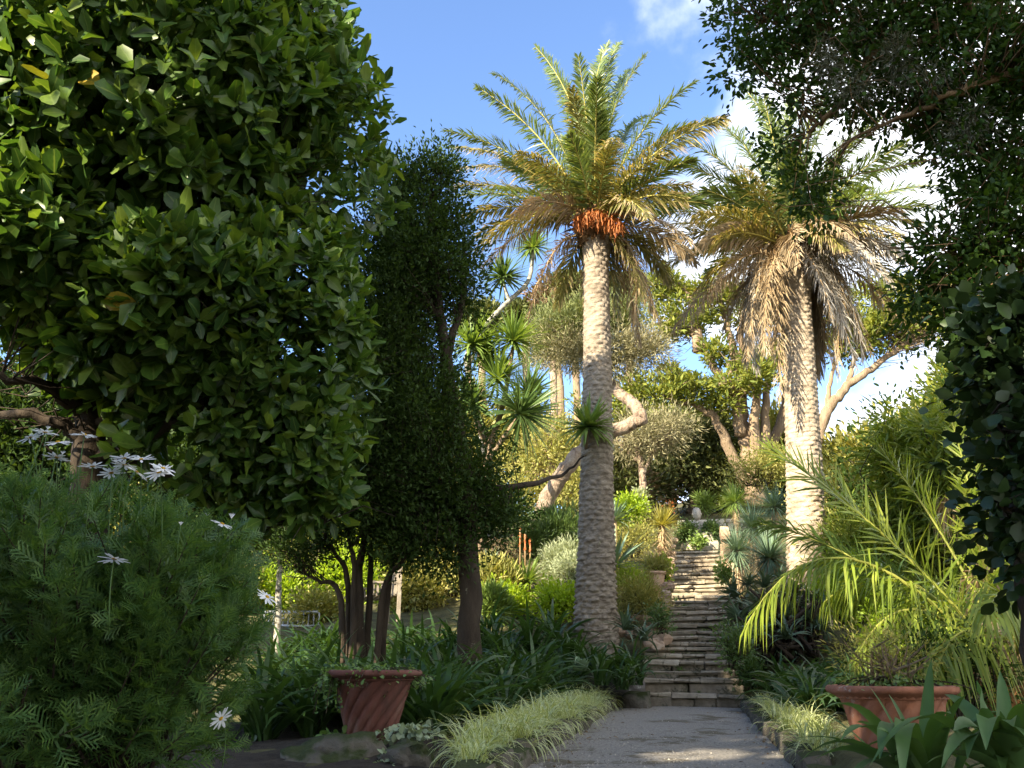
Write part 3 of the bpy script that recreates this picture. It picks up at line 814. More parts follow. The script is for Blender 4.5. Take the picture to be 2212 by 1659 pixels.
def palm_trunk(base, top, r0, r1, boots=0.0, flare=.25, seed=0, rows=430, ns=88, neck=.0):
    """trunk grid raised into overlapping diamond leaf scars; ragged old boots towards the foot"""
    base, top = np.asarray(base, float), np.asarray(top, float)
    r = np.random.default_rng(seed)
    v = np.linspace(0, 1, rows); th = np.linspace(0, 2 * np.pi, ns, endpoint=False)
    Vv, Th = np.meshgrid(v, th, indexing='ij')
    hgt = np.linalg.norm(top - base)
    rad = r0 + (r1 - r0) * Vv ** .8 + flare * r0 * np.exp(-Vv * 11) + neck * r1 * np.clip((Vv - .93) / .07, 0, 1)
    nsc = 10; ph = hgt / .085
    P3 = np.stack([np.cos(Th) * 2, np.sin(Th) * 2, Vv * hgt * 2], -1)
    warp = noise3(P3, seed, 3, 1.1) * .36
    a = Th / (2 * np.pi) * nsc + warp; h = Vv * ph + warp * .8
    odd = np.floor(h) % 2
    fx = np.abs(((a + odd * .5) % 1) - .5) * 2
    fh = h % 1
    scar = np.clip(1 - fx ** 2.5, 0, 1) * (1 - fh) ** .55 * np.clip(fh * 9, 0, 1)
    k = boots * np.exp(-(Vv / .35) ** 2)
    rough = r.random(Vv.shape)
    scar = scar * (.55 + .75 * r.random((int(ph) + 3, nsc + 3))[np.clip(np.floor(h).astype(int) + 1, 0, int(ph) + 2), np.clip(np.floor(a + odd * .5).astype(int) + 1, 0, nsc + 2)])
    rad = rad + scar * (.028 + .045 * k * (.35 + rough)) + noise3(P3, seed + 1, 3, 1.4) * .012 + (rough - .5) * (.008 + .045 * k)
    ctr = base + (top - base) * Vv[..., None]
    ctr[..., 0] += .05 * np.sin(Vv * 2.6) * hgt * .08
    P = ctr + np.stack([np.cos(Th) * rad, np.sin(Th) * rad, 0 * rad], -1)
    i, j = np.meshgrid(np.arange(rows - 1), np.arange(ns), indexing='ij'); j2 = (j + 1) % ns
    mb = MB(); mb.add(P, np.stack([i * ns + j, i * ns + j2, (i + 1) * ns + j2, (i + 1) * ns + j], -1).reshape(-1, 4))
    return mb

def frond_between(r, heart, tip, sag, **kw):
    """midrib from the crown heart to a tip; sag > 0 bows upward first"""
    heart, tip = np.asarray(heart, float), np.asarray(tip, float)
    d = tip - heart; L = np.linalg.norm(d)
    h = d.copy(); h[2] = 0
    start = heart + unit(h) * .12 + UPV * r.uniform(-.12, .1)
    up_ = max(0.0, d[2] / L)
    P1 = heart + d * .5 + UPV * L * (sag + .04) + unit(h) * L * (.06 - .20 * up_)
    return frond(r, start, P1, tip, **kw)

# ------------------------------------------------------------------ rosettes and clumps
def sphere_rosette(mb, c, axis, n, L, W, r, low=-.35, droop=.25, mi=0, nseg=3, fold=.3, prof=(.7, 1, .75, .03)):
    """stiff sword leaves radiating from c about an axis (yucca, cabbage tree)"""
    z = low + (1 - low) * r.random(n) ** .85
    az = r.uniform(0, 6.283, n)
    el = np.arcsin(np.clip(z, -1, 1)) + r.normal(size=n) * .06
    sub = MB()
    blades(sub, L * r.uniform(.62, 1.1, n), W * r.uniform(.8, 1.1, n), el, (droop * r.uniform(.2, 1.5, n) + .7 * (r.random(n) < .14)) * np.cos(el), az, np.stack([np.cos(az), np.sin(az), 0 * az], -1) * .03, nseg, prof, fold)
    V = np.concatenate(sub.V); Q = np.concatenate(sub.Q); U = np.concatenate(sub.L)
    ax = unit(np.asarray(axis, float))
    x = unit(np.cross(ax, [0.3, 1, .1])); y = np.cross(ax, x)
    Mx = np.stack([x, y, ax], -1)
    mb.add(V @ Mx.T + np.asarray(c), Q, None, U, mi)

def strap_clump(seed, n=36, L=.75, W=.042, el=(45, 88), droop=(50, 115), spread=.09, nseg=6, prof=None, fold=0.0, mat='strap', name='clump', roll=.5):
    r = np.random.default_rng(seed)
    mb = MB(); az = r.uniform(0, 6.283, n)
    rad = spread * np.sqrt(r.random(n))
    a2 = r.uniform(0, 6.283, n)
    blades(mb, L * r.uniform(.6, 1.1, n), W * r.uniform(.75, 1.15, n), np.radians(r.uniform(*el, n)), np.radians(r.uniform(*droop, n)), az,
           np.stack([np.cos(a2) * rad, np.sin(a2) * rad, 0 * rad], -1), nseg, prof, fold, roll=r.normal(size=n) * roll)
    return mb.mesh(name, M[mat])

# ================================================================== left: the big glossy-leaved tree
def broadleaf_tree():
    r = np.random.default_rng(77)
    Y0 = 6.7
    base = g(190, 1200, Y0)
    t = thing('broadleaf_tree', base, 'huge glossy broad-leaved evergreen filling the left of the view, sunlit at upper left', 'tree')
    tr = [base - UPV * .1, at(195, 1050, Y0), at(190, 880, Y0), at(215, 700, Y0), at(250, 400, Y0), at(240, 0, Y0)]
    tp = smooth_path(tr, 34); k = np.linspace(0, 1, 34)
    mb = MB(); tube(mb, wobble(tp, .02, r), .19 * (1 - k * .75) + .08 * np.exp(-k * 12), 12, bump=.06, seed=1); mb.build('trunk', M['bark_dark'], t)
    limbs = [[(190, 900), (120, 840, 6.3), (20, 815, 5.8), (-150, 780, 5.6)], [(190, 930), (290, 860, 6.6), (420, 800, 6.5), (560, 740, 6.7)], [(195, 1000), (330, 930, 6.6), (480, 900, 6.6), (640, 950, 6.8)],
             [(195, 960), (100, 905, 6.4), (-30, 890, 6.4), (-200, 850, 6.4)], [(215, 720), (330, 600, 6.6), (460, 480, 6.7), (600, 380, 7.0)], [(215, 700), (120, 560, 6.2), (30, 420, 6.0), (-60, 300, 6.0)],
             [(230, 560), (300, 400, 6.4), (330, 260, 6.2), (340, 120, 6.1)], [(190, 1010), (290, 1000, 6.8), (420, 1040, 7), (560, 1120, 7.2), (700, 1130, 7.2)], [(250, 420), (480, 250, 6.6), (640, 120, 6.8), (720, -50, 7)],
             [(190, 880), (90, 760, 6.4), (-60, 700, 6.0)], [(200, 820), (330, 740, 6.4), (430, 680, 6.4)]]
    sk = [tp]
    for lb in limbs:
        lp = smooth_path([at(p[0], p[1], p[2] if len(p) > 2 else Y0) for p in lb], 18); kk = np.linspace(0, 1, 18)
        mb = MB(); tube(mb, wobble(lp, .02, r), .075 * (1 - kk * .82), 7, bump=.06, seed=2); mb.build('limb', M['bark_dark'], t); sk.append(lp)
    # many bare inner twigs, seen in the dark below the leaves
    mb = MB(); sk = np.concatenate(sk)
    for _ in range(260):
        s = sk[r.integers(len(sk))]; d = unit(r.normal(size=3) * [1, 1, .5] + [0, .3, .1]); L = r.uniform(.3, .8)
        tube(mb, [s, s + d * L * .5 + r.normal(size=3) * .06, s + d * L + r.normal(size=3) * .1], [.011, .007, .003], 3, cap=False)
    blobs = [blob(330, 280, 6.7, 510, 500, 2.2), blob(585, 720, 6.9, 235, 350, .9), blob(560, 150, 7.2, 270, 420, 1.1), blob(640, 1000, 7.1, 165, 165, .6), blob(80, 560, 5.9, 300, 190, 1.2), blob(400, 660, 6.3, 260, 190, .9), blob(330, 780, 6.5, 300, 130, .8),
             blob(755, 330, 7.3, 115, 340, .6), blob(740, 760, 7.3, 80, 220, .5), blob(60, 200, 6.0, 260, 420, 1.3), blob(430, 960, 6.8, 200, 130, .6), blob(570, 1080, 7.2, 220, 85, .5)]
    c, out = clump_points(blobs, 26000, r, .22)
    # dense on the side that faces the garden and the sun, thinner behind and out of view
    de = (c - CAM) @ _fw; u_ = ((c - CAM) @ _rt) / de * FPX; v_ = ((c - CAM) @ _up) / de * FPX
    inview = (u_ > -560) & (v_ < 420) & (v_ > -420)
    pr = np.where(inview, np.where(c[:, 1] < 7.0, 1.0, .3), .16)
    pr = np.where((v_ < -5 - 25 * np.sin(u_ * .03)) & (u_ < -300), pr * .3, pr)      # open underside at the left
    keep = r.random(len(c)) < pr
    c, out = c[keep][:5600], out[keep][:5600]
    twigs(mb, c[::4], sk, r, .006)
    mb.build('twigs', M['bark_dark'], t, kind='stuff')
    per = 7
    ax = unit(out * .7 + UPV * .35 + TO_SUN * .45 + r.normal(size=c.shape) * .35)
    x = unit(np.cross(ax, r.normal(size=c.shape))); y = np.cross(ax, x)
    ang = (np.arange(per)[None] * 2.4 + r.uniform(0, 6.28, (len(c), 1)))
    op = np.radians(np.linspace(25, 88, per))[None] + r.normal(size=(len(c), per)) * .2
    d = ax[:, None] * np.cos(op)[..., None] + (x[:, None] * np.cos(ang)[..., None] + y[:, None] * np.sin(ang)[..., None]) * np.sin(op)[..., None]
    pos = c[:, None] + ax[:, None] * np.linspace(.06, -.08, per)[None, :, None] + d * .012
    nr = ax[:, None] * 1.0 + r.normal(size=d.shape) * .35
    pos, d, nr = [q.reshape(-1, 3) for q in (pos, d, nr)]
    size = .168 * np.clip(r.normal(.9, .22, len(pos)), .35, 1.4)
    W = [.10, .45, .8, 1.0, .92, .3]; W3 = [.14, 1.0, .34]
    low = [tpl_leaf(1, .56, 2, .14, .5, W3, .12, 1), tpl_leaf(1, .60, 2, .22, -.35, W3, .10, 2), tpl_leaf(1, .52, 2, .08, .2, W3, .15, 3), tpl_leaf(1, .58, 2, .3, .75, W3, .2, 4)]
    tpls = [tpl_leaf(1, .56, 5, .14, .5, W, .12, 1), tpl_leaf(1, .60, 5, .22, -.35, W, .10, 2), tpl_leaf(1, .52, 5, .08, .2, W, .15, 3), tpl_leaf(1, .58, 5, .3, .75, W, .2, 4)]
    which = r.integers(0, 4, len(pos))
    dep = (pos - CAM) @ _fw
    sx = ((pos - CAM) @ _rt) / dep * FPX + 512; sy = 384 - ((pos - CAM) @ _up) / dep * FPX
    size = size * np.where(sx + sy * .55 < 400, 1.32, 1.0)        # the sunny upper side has grown the largest leaves
    score = size / np.maximum(dep, .1) * ((sx > 5) & (sx < 420) & (sy > 5) & (sy < 560) & (dep > 1))
    best = np.argsort(-score)[:300]
    solo = np.zeros(len(pos), bool); solo[best] = True
    mb = MB()
    for w in range(4):
        m = (which == w) & ~solo
        scatter(mb, low[w], pos[m], d[m], nr[m], size[m])
    mb.build('foliage', M['big_leaf'], t, kind='stuff')
    mes = []
    for w in range(4):
        q = MB(); q.add(tpls[w][0], tpls[w][1], None, tpls[w][3]); mes.append(q.mesh('leaf', M['big_leaf_single']))
    F = frames(d[best], nr[best])
    for f, b in zip(F, best):
        o = bpy.data.objects.new('leaf', mes[which[b]]); SC.collection.objects.link(o); o.parent = t
        m = Matrix(f.tolist()).to_4x4() @ Matrix.Scale(float(size[b]), 4)
        m.translation = Vector((pos[b] - base).tolist())
        o.matrix_local = m
M['big_leaf_single'] = leaf_mat('glossy_broad_leaf_single', [(.022, .055, .014), (.045, .10, .018), (.065, .125, .02), (.11, .165, .026)], trans=.3, rough=.4, spec=.35, rare=(.34, .25, .03), rib=(.16, .22, .06))
_nt = M['big_leaf_single'].node_tree
_oi = _nt.nodes.new('ShaderNodeObjectInfo')
for _l in list(_nt.links):
    if _l.from_socket.name == 'Random Per Island':
        _nt.links.new(_oi.outputs['Random'], _l.to_socket)
broadleaf_tree()

DIA = tpl_diamond(1, .42, .06, .06)
NARROW = tpl_diamond(1, .2, .03, .08)
ROUND = tpl_leaf(1, .8, 3, .1, .3, [.2, .9, .95, .15])
def tpl_oval(W=.5, fold=.1, droop=.12):
    """an oval leaf of two folded halves"""
    w = W / 2
    V = np.array([[0, 0, 0], [-w * .85, .3, fold * .9], [-w * .8, .72, fold * .5 - droop * .4], [0, 1, -droop], [w * .8, .72, fold * .5 - droop * .4], [w * .85, .3, fold * .9]])
    return V, np.array([[0, 3, 2, 1], [0, 5, 4, 3]]), None, np.array([[.5, 0, 0], [0, .3, 0], [0, .72, 0], [.5, 1, 0], [1, .72, 0], [1, .3, 0]])
OVAL = tpl_oval()

# ------------------------------------------------------------------ fine-leaved dark trees behind it
def P(*pts):
    return [at(*p) for p in pts]
FT = [blob(740, 1060, 9.8, 110, 110, .7), blob(800, 700, 9.6, 70, 200, .6), blob(850, 450, 9.8, 55, 150, .5), blob(880, 650, 10, 75, 330, .9), blob(880, 950, 10.1, 150, 250, 1.0), blob(895, 380, 9.9, 55, 75, .6), blob(955, 370, 9.9, 28, 60, .3), blob(985, 470, 10, 26, 40, .3), blob(1000, 640, 10.1, 35, 60, .4), blob(950, 480, 10, 55, 90, .8), blob(820, 800, 9.7, 90, 200, .8), blob(830, 560, 9.8, 80, 170, .7), blob(800, 1000, 9.7, 130, 150, .9), blob(930, 1180, 10.3, 110, 60, .8), blob(1010, 540, 10.1, 26, 22, .25), blob(960, 590, 10, 85, 90, 1), blob(890, 560, 9.9, 100, 130, .9), blob(880, 740, 10.1, 80, 130, 1.1), blob(870, 900, 10.1, 130, 140, 1.2), blob(840, 1040, 10.1, 110, 120, 1), blob(950, 960, 10.1, 105, 130, 1.2),
           blob(1020, 1060, 10.4, 80, 80, 1), blob(1070, 1120, 10.7, 60, 60, .7), blob(985, 1120, 10.5, 70, 90, .8), blob(960, 370, 9.9, 30, 60, .4)]
make_tree('small_leaved_tree', 'tall dark small-leaved tree with speckled straight trunk left of the palm', 'tree', g(1015, 1340, 10.4),
          [g(1015, 1340, 10.4)] + P((1014, 1150, 10.4), (1000, 980, 10.3), (960, 760, 10.1), (940, 560, 9.9), (930, 420, 9.9)), (.145, .03),
          [P((1008, 1075, 10.4), (1060, 1058, 10.6), (1150, 1045, 11), (1215, 1025, 13.1), (1262, 985, 13.0)), P((990, 900, 10.3), (900, 820, 10.1), (860, 700, 10.1)), P((960, 780, 10.1), (1000, 640, 10.2), (1005, 540, 10.3)), P((945, 600, 10), (890, 480, 9.9), (880, 400, 9.9)),
           P((1010, 1120, 10.4), (930, 1060, 10.3), (870, 1010, 10.1))],
          FT,
          DIA, 'fine_leaf', 'bark_dark', 2300, 40, .14, .07, 5, shell=.7, twig=.006, extra=lambda m, q: shoots(m, q, FT, 420, DIA, .45, 26, .07))
make_tree('small_leaved_tree', 'multi-stemmed dark small-leaved tree with fanning stems behind the left pot', 'tree', g(790, 1335, 10.3),
          [g(790, 1335, 10.3)] + P((775, 1250, 10.3), (790, 1150, 10.3), (790, 1000, 10.1)), (.07, .03),
          [[g(760, 1335, 10.3)] + P((752, 1260, 10.2), (720, 1190, 10.1), (690, 1130, 10.1)), [g(800, 1335, 10.4)] + P((800, 1240, 10.4), (805, 1170, 10.4), (840, 1080, 10.4)), [g(815, 1335, 10.3)] + P((830, 1270, 10.3), (870, 1210, 10.3), (900, 1130, 10.4)),
           [g(770, 1335, 10.1)] + P((765, 1240, 10.1), (755, 1170, 10.1), (740, 1080, 10.1)), [g(825, 1335, 10.5)] + P((840, 1260, 10.5), (855, 1180, 10.5), (865, 1090, 10.5)), [g(750, 1335, 10.1)] + P((735, 1290, 10.1), (690, 1255, 10.1), (645, 1235, 10))],
          [blob(800, 1060, 10.3, 120, 80, .9), blob(880, 1110, 10.4, 90, 70, .8), blob(700, 1110, 10.1, 90, 60, .8), blob(860, 1180, 10.5, 80, 40, .6), blob(650, 1190, 10.1, 60, 45, .6)],
          DIA, 'fine_leaf', 'bark_dark', 480, 50, .11, .058, 6, shell=.5, twig=.006, limb_r=.75)
make_tree('slim_tree', 'slim pale speckled trunk standing left of the multi-stemmed tree', 'tree', g(605, 1345, 13),
          [g(605, 1345, 13)] + P((602, 1280, 13), (605, 1200, 13), (600, 1120, 13)), (.055, .035), [], [blob(600, 1090, 13, 90, 60, .8), blob(560, 1150, 13, 70, 40, .6)], DIA, 'fine_leaf', 'bark_white', 120, 40, .12, .06, 8, twig=.006)

# ------------------------------------------------------------------ overhead tree, upper right
oh_limbs = [P((2560, 330, 7.4), (2330, 90, 7), (2160, 62, 6.8), (2040, 75, 6.8), (1900, 105, 6.9), (1760, 70, 7), (1640, 45, 7)),
            P((2560, 420, 7.4), (2330, 170, 6.8), (2200, 168, 6.6), (2090, 190, 6.6), (1960, 250, 6.8), (1840, 300, 7)), P((2560, 600, 7.4), (2330, 470, 7), (2180, 380, 7), (2090, 300, 7)),
            P((2160, 62, 6.8), (2080, 0, 6.6), (1980, -80, 6.5)), P((1900, 105, 6.9), (1850, 180, 7), (1790, 250, 7.1), (1730, 300, 7.2)), P((2560, 700, 7.2), (2330, 620, 7), (2150, 560, 7), (2030, 520, 7)), P((2040, 75, 6.8), (1960, 20, 6.8), (1900, -30, 6.8))]
oh_blobs = [blob(1620, 40, 7, 75, 60, .4), blob(1650, 110, 7, 75, 70, .4), blob(1600, 140, 7, 45, 40, .3), blob(1760, 60, 7, 110, 90, .6), blob(1900, 90, 7, 130, 110, .7), blob(2050, 60, 6.8, 150, 100, .7), blob(2190, 120, 6.6, 150, 150, .8),
            blob(1715, 215, 7.1, 45, 60, .25), blob(1860, 200, 7, 90, 50, .4), blob(2000, 200, 7, 120, 90, .6), blob(1690, 330, 7.2, 42, 60, .2), blob(1750, 400, 7.2, 60, 50, .25), blob(1770, 460, 7.2, 40, 25, .2),
            blob(2050, 260, 7, 80, 50, .4), blob(2130, 300, 6.9, 110, 110, .6), blob(2140, 430, 7, 70, 70, .4), blob(2030, 540, 7, 65, 50, .35), blob(2000, 640, 7.1, 60, 50, .35), blob(2080, 710, 7, 80, 50, .4), blob(2180, 520, 6.9, 90, 110, .6), blob(2120, 570, 7, 60, 60, .4), blob(2080, 650, 7.1, 45, 50, .3), blob(2140, 660, 7, 90, 60, .5), 
            blob(2000, -160, 6.6, 420, 160, 1.5), blob(2400, 200, 6.8, 180, 420, 1.4), blob(1600, -60, 6.9, 90, 60, .5)]
ovt = make_tree('overhanging_tree', 'dark tree reaching in overhead from the right with lichen on its boughs', 'tree', g(2620, 1500, 7.6),
          [g(2620, 1500, 7.6)] + P((2610, 1200, 7.6), (2590, 800, 7.5), (2560, 400, 7.4), (2520, 0, 7.2)), (.26, .1), oh_limbs, oh_blobs, OVAL, 'overhead_leaf', 'bark_red', 1450, 26, .085, .072, 9, extra=lambda m, q: shoots(m, q, oh_blobs, 260, OVAL, .28, 12, .06, .8), shell=.6, twig=.006, limb_r=.22, up=-.1)
r = np.random.default_rng(19)
cl, out = clump_points([blob(1800, 130, 6.8, 40, 60, .2), blob(1850, 60, 6.8, 40, 40, .2), blob(1840, 190, 6.8, 60, 40, .2), blob(1940, 130, 6.7, 40, 70, .2), blob(2090, 270, 6.7, 60, 50, .2), blob(2010, 180, 6.7, 40, 40, .2)], 170, r)
pos, d, nr = leaf_cloud(r, cl, out, 42, .05, up=-.4)
mb = MB(); scatter(mb, NARROW, pos, d, nr, .05 * r.uniform(.5, 1.3, len(pos))); mb.build('lichen', M['lichen'], ovt, kind='stuff')
# bare hanging twigs
mb = MB()
for _ in range(70):
    s = at(r.uniform(1700, 2200), r.uniform(60, 600), r.uniform(6.6, 7.2)); dd = unit(r.normal(size=3) + [-.4, 0, -.5]); L = r.uniform(.2, .55)
    tube(mb, [s, s + dd * L * .5 + r.normal(size=3) * .04, s + dd * L + r.normal(size=3) * .06], [.005, .004, .002], 3, cap=False)
mb.build('twigs', M['bark_red'], ovt, kind='stuff')

# dark round-leaved shrub, right edge
make_tree('round_leaved_shrub', 'dark glossy round-leaved shrub at the right edge of the view', 'shrub', g(2230, 1450, 3.7),
          [g(2230, 1450, 3.7)] + P((2215, 1250, 3.7), (2200, 1000, 3.7), (2210, 700, 3.7)), (.05, .02), [P((2210, 1150, 3.7), (2150, 1080, 3.6)), P((2205, 980, 3.7), (2140, 900, 3.6)), P((2200, 850, 3.7), (2130, 760, 3.6))],
          [blob(2250, 950, 3.7, 110, 300, .4), blob(2190, 800, 3.6, 80, 80, .25), blob(2215, 1130, 3.7, 70, 110, .3), blob(2240, 700, 3.7, 110, 60, .3), blob(2150, 730, 3.6, 50, 70, .2)], ROUND, 'round_leaf', 'bark_dark', 260, 16, .07, .062, 12, shell=.4, twig=.004, up=0)

# ------------------------------------------------------------------ the two tall palms
def tall_palm(name, label, dxb, dyb, dxt, dyt, Y, r0, r1, tips, hang, nrand, seed, mats, boots, frl, heart_up=.35, tmat='palm_trunk', extra_tips=()):
    r = np.random.default_rng(seed)
    base = at(dxb, dyb, Y); base[2] = min(base[2], float(H(base[0], Y))) - .1
    top = at(dxt, dyt, Y)
    t = thing(name, base, label, 'palm tree')
    palm_trunk(base, top, r0, r1, boots, seed=seed, neck=.25).build('trunk', M[tmat], t)
    heart = top + UPV * heart_up
    # fibrous neck with cut leaf bases
    mb = MB(); lathe(mb, [(r1 * 1.1, -.12), (r1 * 1.45, .1), (r1 * 1.7, .3), (r1 * 1.5, .55), (r1 * .9, .8), (.05, .95)], 40, lambda th, z, k: .05 * r.random(th.shape) + .03 * np.sin(th * 9 + z * 20))
    mb.V[0] += top
    nb = 90; az = r.uniform(0, 6.28, nb)
    blades(mb, r.uniform(.25, .5, nb), .07, np.radians(r.uniform(-25, 65, nb)), r.uniform(.1, .6, nb), az, top + np.stack([np.cos(az) * r1 * 1.3, np.sin(az) * r1 * 1.3, r.uniform(-.05, .7, nb)], -1), 3, (1, .8, .5, .2), .3)
    mb.build('leaf_bases', M['palm_fibre'], t)
    def put(mb, kind):
        mr = 'rachis' if kind in ('palm_green', 'palm_old') else 'rachis_dead'
        mb.build('frond', [M[mr], M[kind]], t)
    for (tx, ty, dY, sag, kind) in tips:
        tip = at(tx, ty, Y + dY)
        L = np.linalg.norm(tip - heart)
        dead = kind in ('palm_dead', 'palm_grey')
        put(frond_between(r, heart - UPV * (.35 if sag > .3 else 0), tip, sag, nl=int(42 * max(L, 1.2)), ll=frl * (.8 if dead else 1), lw=.027 if not dead else .02, lift=.05 if dead else .2, droop=.55 if dead else (.4 if kind == 'palm_old' else .2), rach=.026, alpha=(64, 34), roll=r.normal() * (.5 if dead else .35), jit=.34 if dead else .24, bare=.14), kind)
    for q in range(nrand):
        az = q * 2.399 + r.normal() * .2; e = r.uniform(-28, 62)
        h = np.array([math.cos(az), math.sin(az), 0])
        L = r.uniform(2.0, 2.7)
        er = R(e)
        tip = heart + h * L * math.cos(er) * .92 + UPV * L * (math.sin(er) * .95 - .22)
        kind = mats[0] if e > 12 else (mats[1] if r.random() < .6 else 'palm_dead')
        put(frond_between(r, heart, tip, .16 if e > 10 else .26, nl=int(40 * L), ll=frl, lw=.028, lift=.25, droop=.14 if e > 10 else .35, rach=.024, roll=r.normal() * .5, jit=.2), kind)
    for q in range(hang):                    # skirt of dead fronds
        az = q * 2.399 + r.normal() * .3
        if math.sin(az) < -.25 and q % 4:
            az = -az
        h = np.array([math.cos(az), math.sin(az), 0]); L = r.uniform(1.7, 2.5)
        tip = heart + h * r.uniform(.5, 1.3) - UPV * L
        put(frond(r, heart - UPV * .35 + h * .15, heart + h * L * .45 + UPV * r.uniform(-.15, .2), tip, nl=int(36 * L), ll=frl * .8, lw=.02, lift=-.1, droop=.6, rach=.024, roll=r.normal() * .6, jit=.35, bare=.2), 'palm_dead' if r.random() < .75 else 'palm_grey' if seed == 2 else 'palm_old')
    return t, heart, top

G, O, D, GY = 'palm_green', 'palm_old', 'palm_dead', 'palm_grey'
tips = [(1030, 188, -.5, .10, G), (1066, 158, .6, .08, G), (1158, 102, .3, .03, G), (1250, 122, -1.0, .04, G), (1312, 94, .5, .02, G), (1337, 92, 1.0, .04, G), (1396, 118, .3, .06, G), (1503, 176, -.3, .16, G), (1235, 190, -1.6, .08, O),
        (1180, 150, 1.2, .08, G), (960, 282, -.3, .14, G), (975, 318, .6, .16, O), (990, 365, .9, .2, O), (975, 402, 0, .16, O), (985, 425, -.9, .18, G), (1000, 470, .4, .2, O), (1022, 512, -.3, .22, O), (1026, 542, -.9, .3, O), (1040, 578, .3, .3, D),
        (1140, 690, -.4, .55, D), (1205, 660, .5, .55, O), (1500, 268, .9, .16, G), (1570, 255, 0, .2, O), (1490, 400, .6, .2, O), (1480, 430, -1, .22, O), (1430, 545, .5, .35, O), (1390, 640, -.2, .5, O), (1425, 700, .4, .55, D), (1450, 610, .8, .45, O), (1335, 680, .9, .6, O),
        (1360, 150, 1.4, .06, G), (1290, 170, -2, .12, G), (1440, 330, -1.4, .2, O), (1120, 330, -1.8, .2, O), (1330, 300, -2.2, .25, O), (1200, 300, 2, .12, G), (1400, 250, 2, .1, G), (1400, 470, -1.7, .3, O)]
lp, lheart, ltop = tall_palm('tall_palm', 'tall feather palm in front left of the stairs with orange fruit stalks', 1285, 1400, 1286, 520, 13.5, .30, .205, tips, 4, 18, 3, (G, O), .45, .47, tmat='palm_trunk_grey')
# orange fruit stalks under the crown
for q, (fx, fy, fl) in enumerate([(1250, 472, .27), (1272, 462, .28), (1295, 460, .30), (1318, 470, .32), (1334, 484, .28)]):
    r = np.random.default_rng(60 + q)
    mb = MB(); c = at(fx, fy, 12.95); n = 80; az = r.uniform(0, 6.28, n)
    blades(mb, fl * r.uniform(.6, 1.1, n), .014, np.radians(r.uniform(-80, 0, n)), np.radians(r.uniform(20, 80, n)), az, c + r.normal(size=(n, 3)) * .04, 4, (.8, 1, 1, .5))
    mb.build('fruit_stalk', M['fruit'], lp)

tips = [(1440, 352, .3, .2, G), (1470, 300, -.6, .2, G), (1525, 255, .8, .15, G), (1600, 185, .4, .1, G), (1650, 215, -.7, .1, G), (1725, 195, .6, .05, G), (1780, 210, -.4, .05, G), (1835, 200, .8, .08, G), (1900, 262, .2, .12, G), (1960, 310, -.5, .15, G), (1990, 350, .8, .18, G),
        (2035, 400, .1, .2, G), (2020, 450, -.8, .22, G), (2022, 490, .6, .22, O), (2000, 540, 0, .25, O), (1930, 618, -1.2, .42, GY), (1960, 555, -1.0, .36, GY), (1885, 560, -1.6, .4, GY), (1852, 800, -.8, .55, GY), (1800, 690, -1.6, .5, GY), (1880, 760, .2, .5, D), (1800, 800, .5, .55, D),
        (1612, 790, -.7, .55, D), (1585, 770, .2, .5, D), (1688, 865, -.9, .62, D), (1650, 760, -1.2, .55, D), (1560, 690, .2, .42, D), (1490, 700, -.5, .38, D), (1455, 715, .3, .36, D), (1420, 590, 0, .28, O), (1400, 545, -.8, .26, O), (1375, 505, -.3, .24, O), (1385, 470, .5, .22, O), (1430, 420, 1, .2, O),
        (1600, 360, -2, .2, O), (1500, 470, -1.6, .24, O), (1905, 420, -1.8, .24, G), (1850, 300, -1.7, .18, G), (1950, 700, .6, .45, D), (1540, 630, -1.0, .4, D), (1730, 720, 1.3, .5, D)]
rp, rheart, rtop = tall_palm('tall_palm', 'thick pale-trunked palm right of the stairs with a skirt of dead fronds', 1742, 1290, 1715, 590, 15.5, .335, .255, tips, 28, 32, 2, (G, O), .25, .58, heart_up=.5, tmat='palm_trunk')

# dark evergreens just behind the broad-leaved tree
for q, (dx, dy, Y, w, h, lab) in enumerate([(100, 1250, 11.5, 460, 620, 'dark evergreen seen through the bare lower limbs of the broad-leaved tree'), (420, 1250, 12.5, 380, 400, 'dark evergreen behind the right limbs of the broad-leaved tree'), (-150, 1250, 11, 340, 680, 'dark evergreen at the extreme left behind the broad-leaved tree')]):
    make_bush('dark_evergreen', lab, dx, dy, Y, w, h, 'fine_leaf', OVAL, 180 + q, 420, 40, .24, .11, cat='tree')

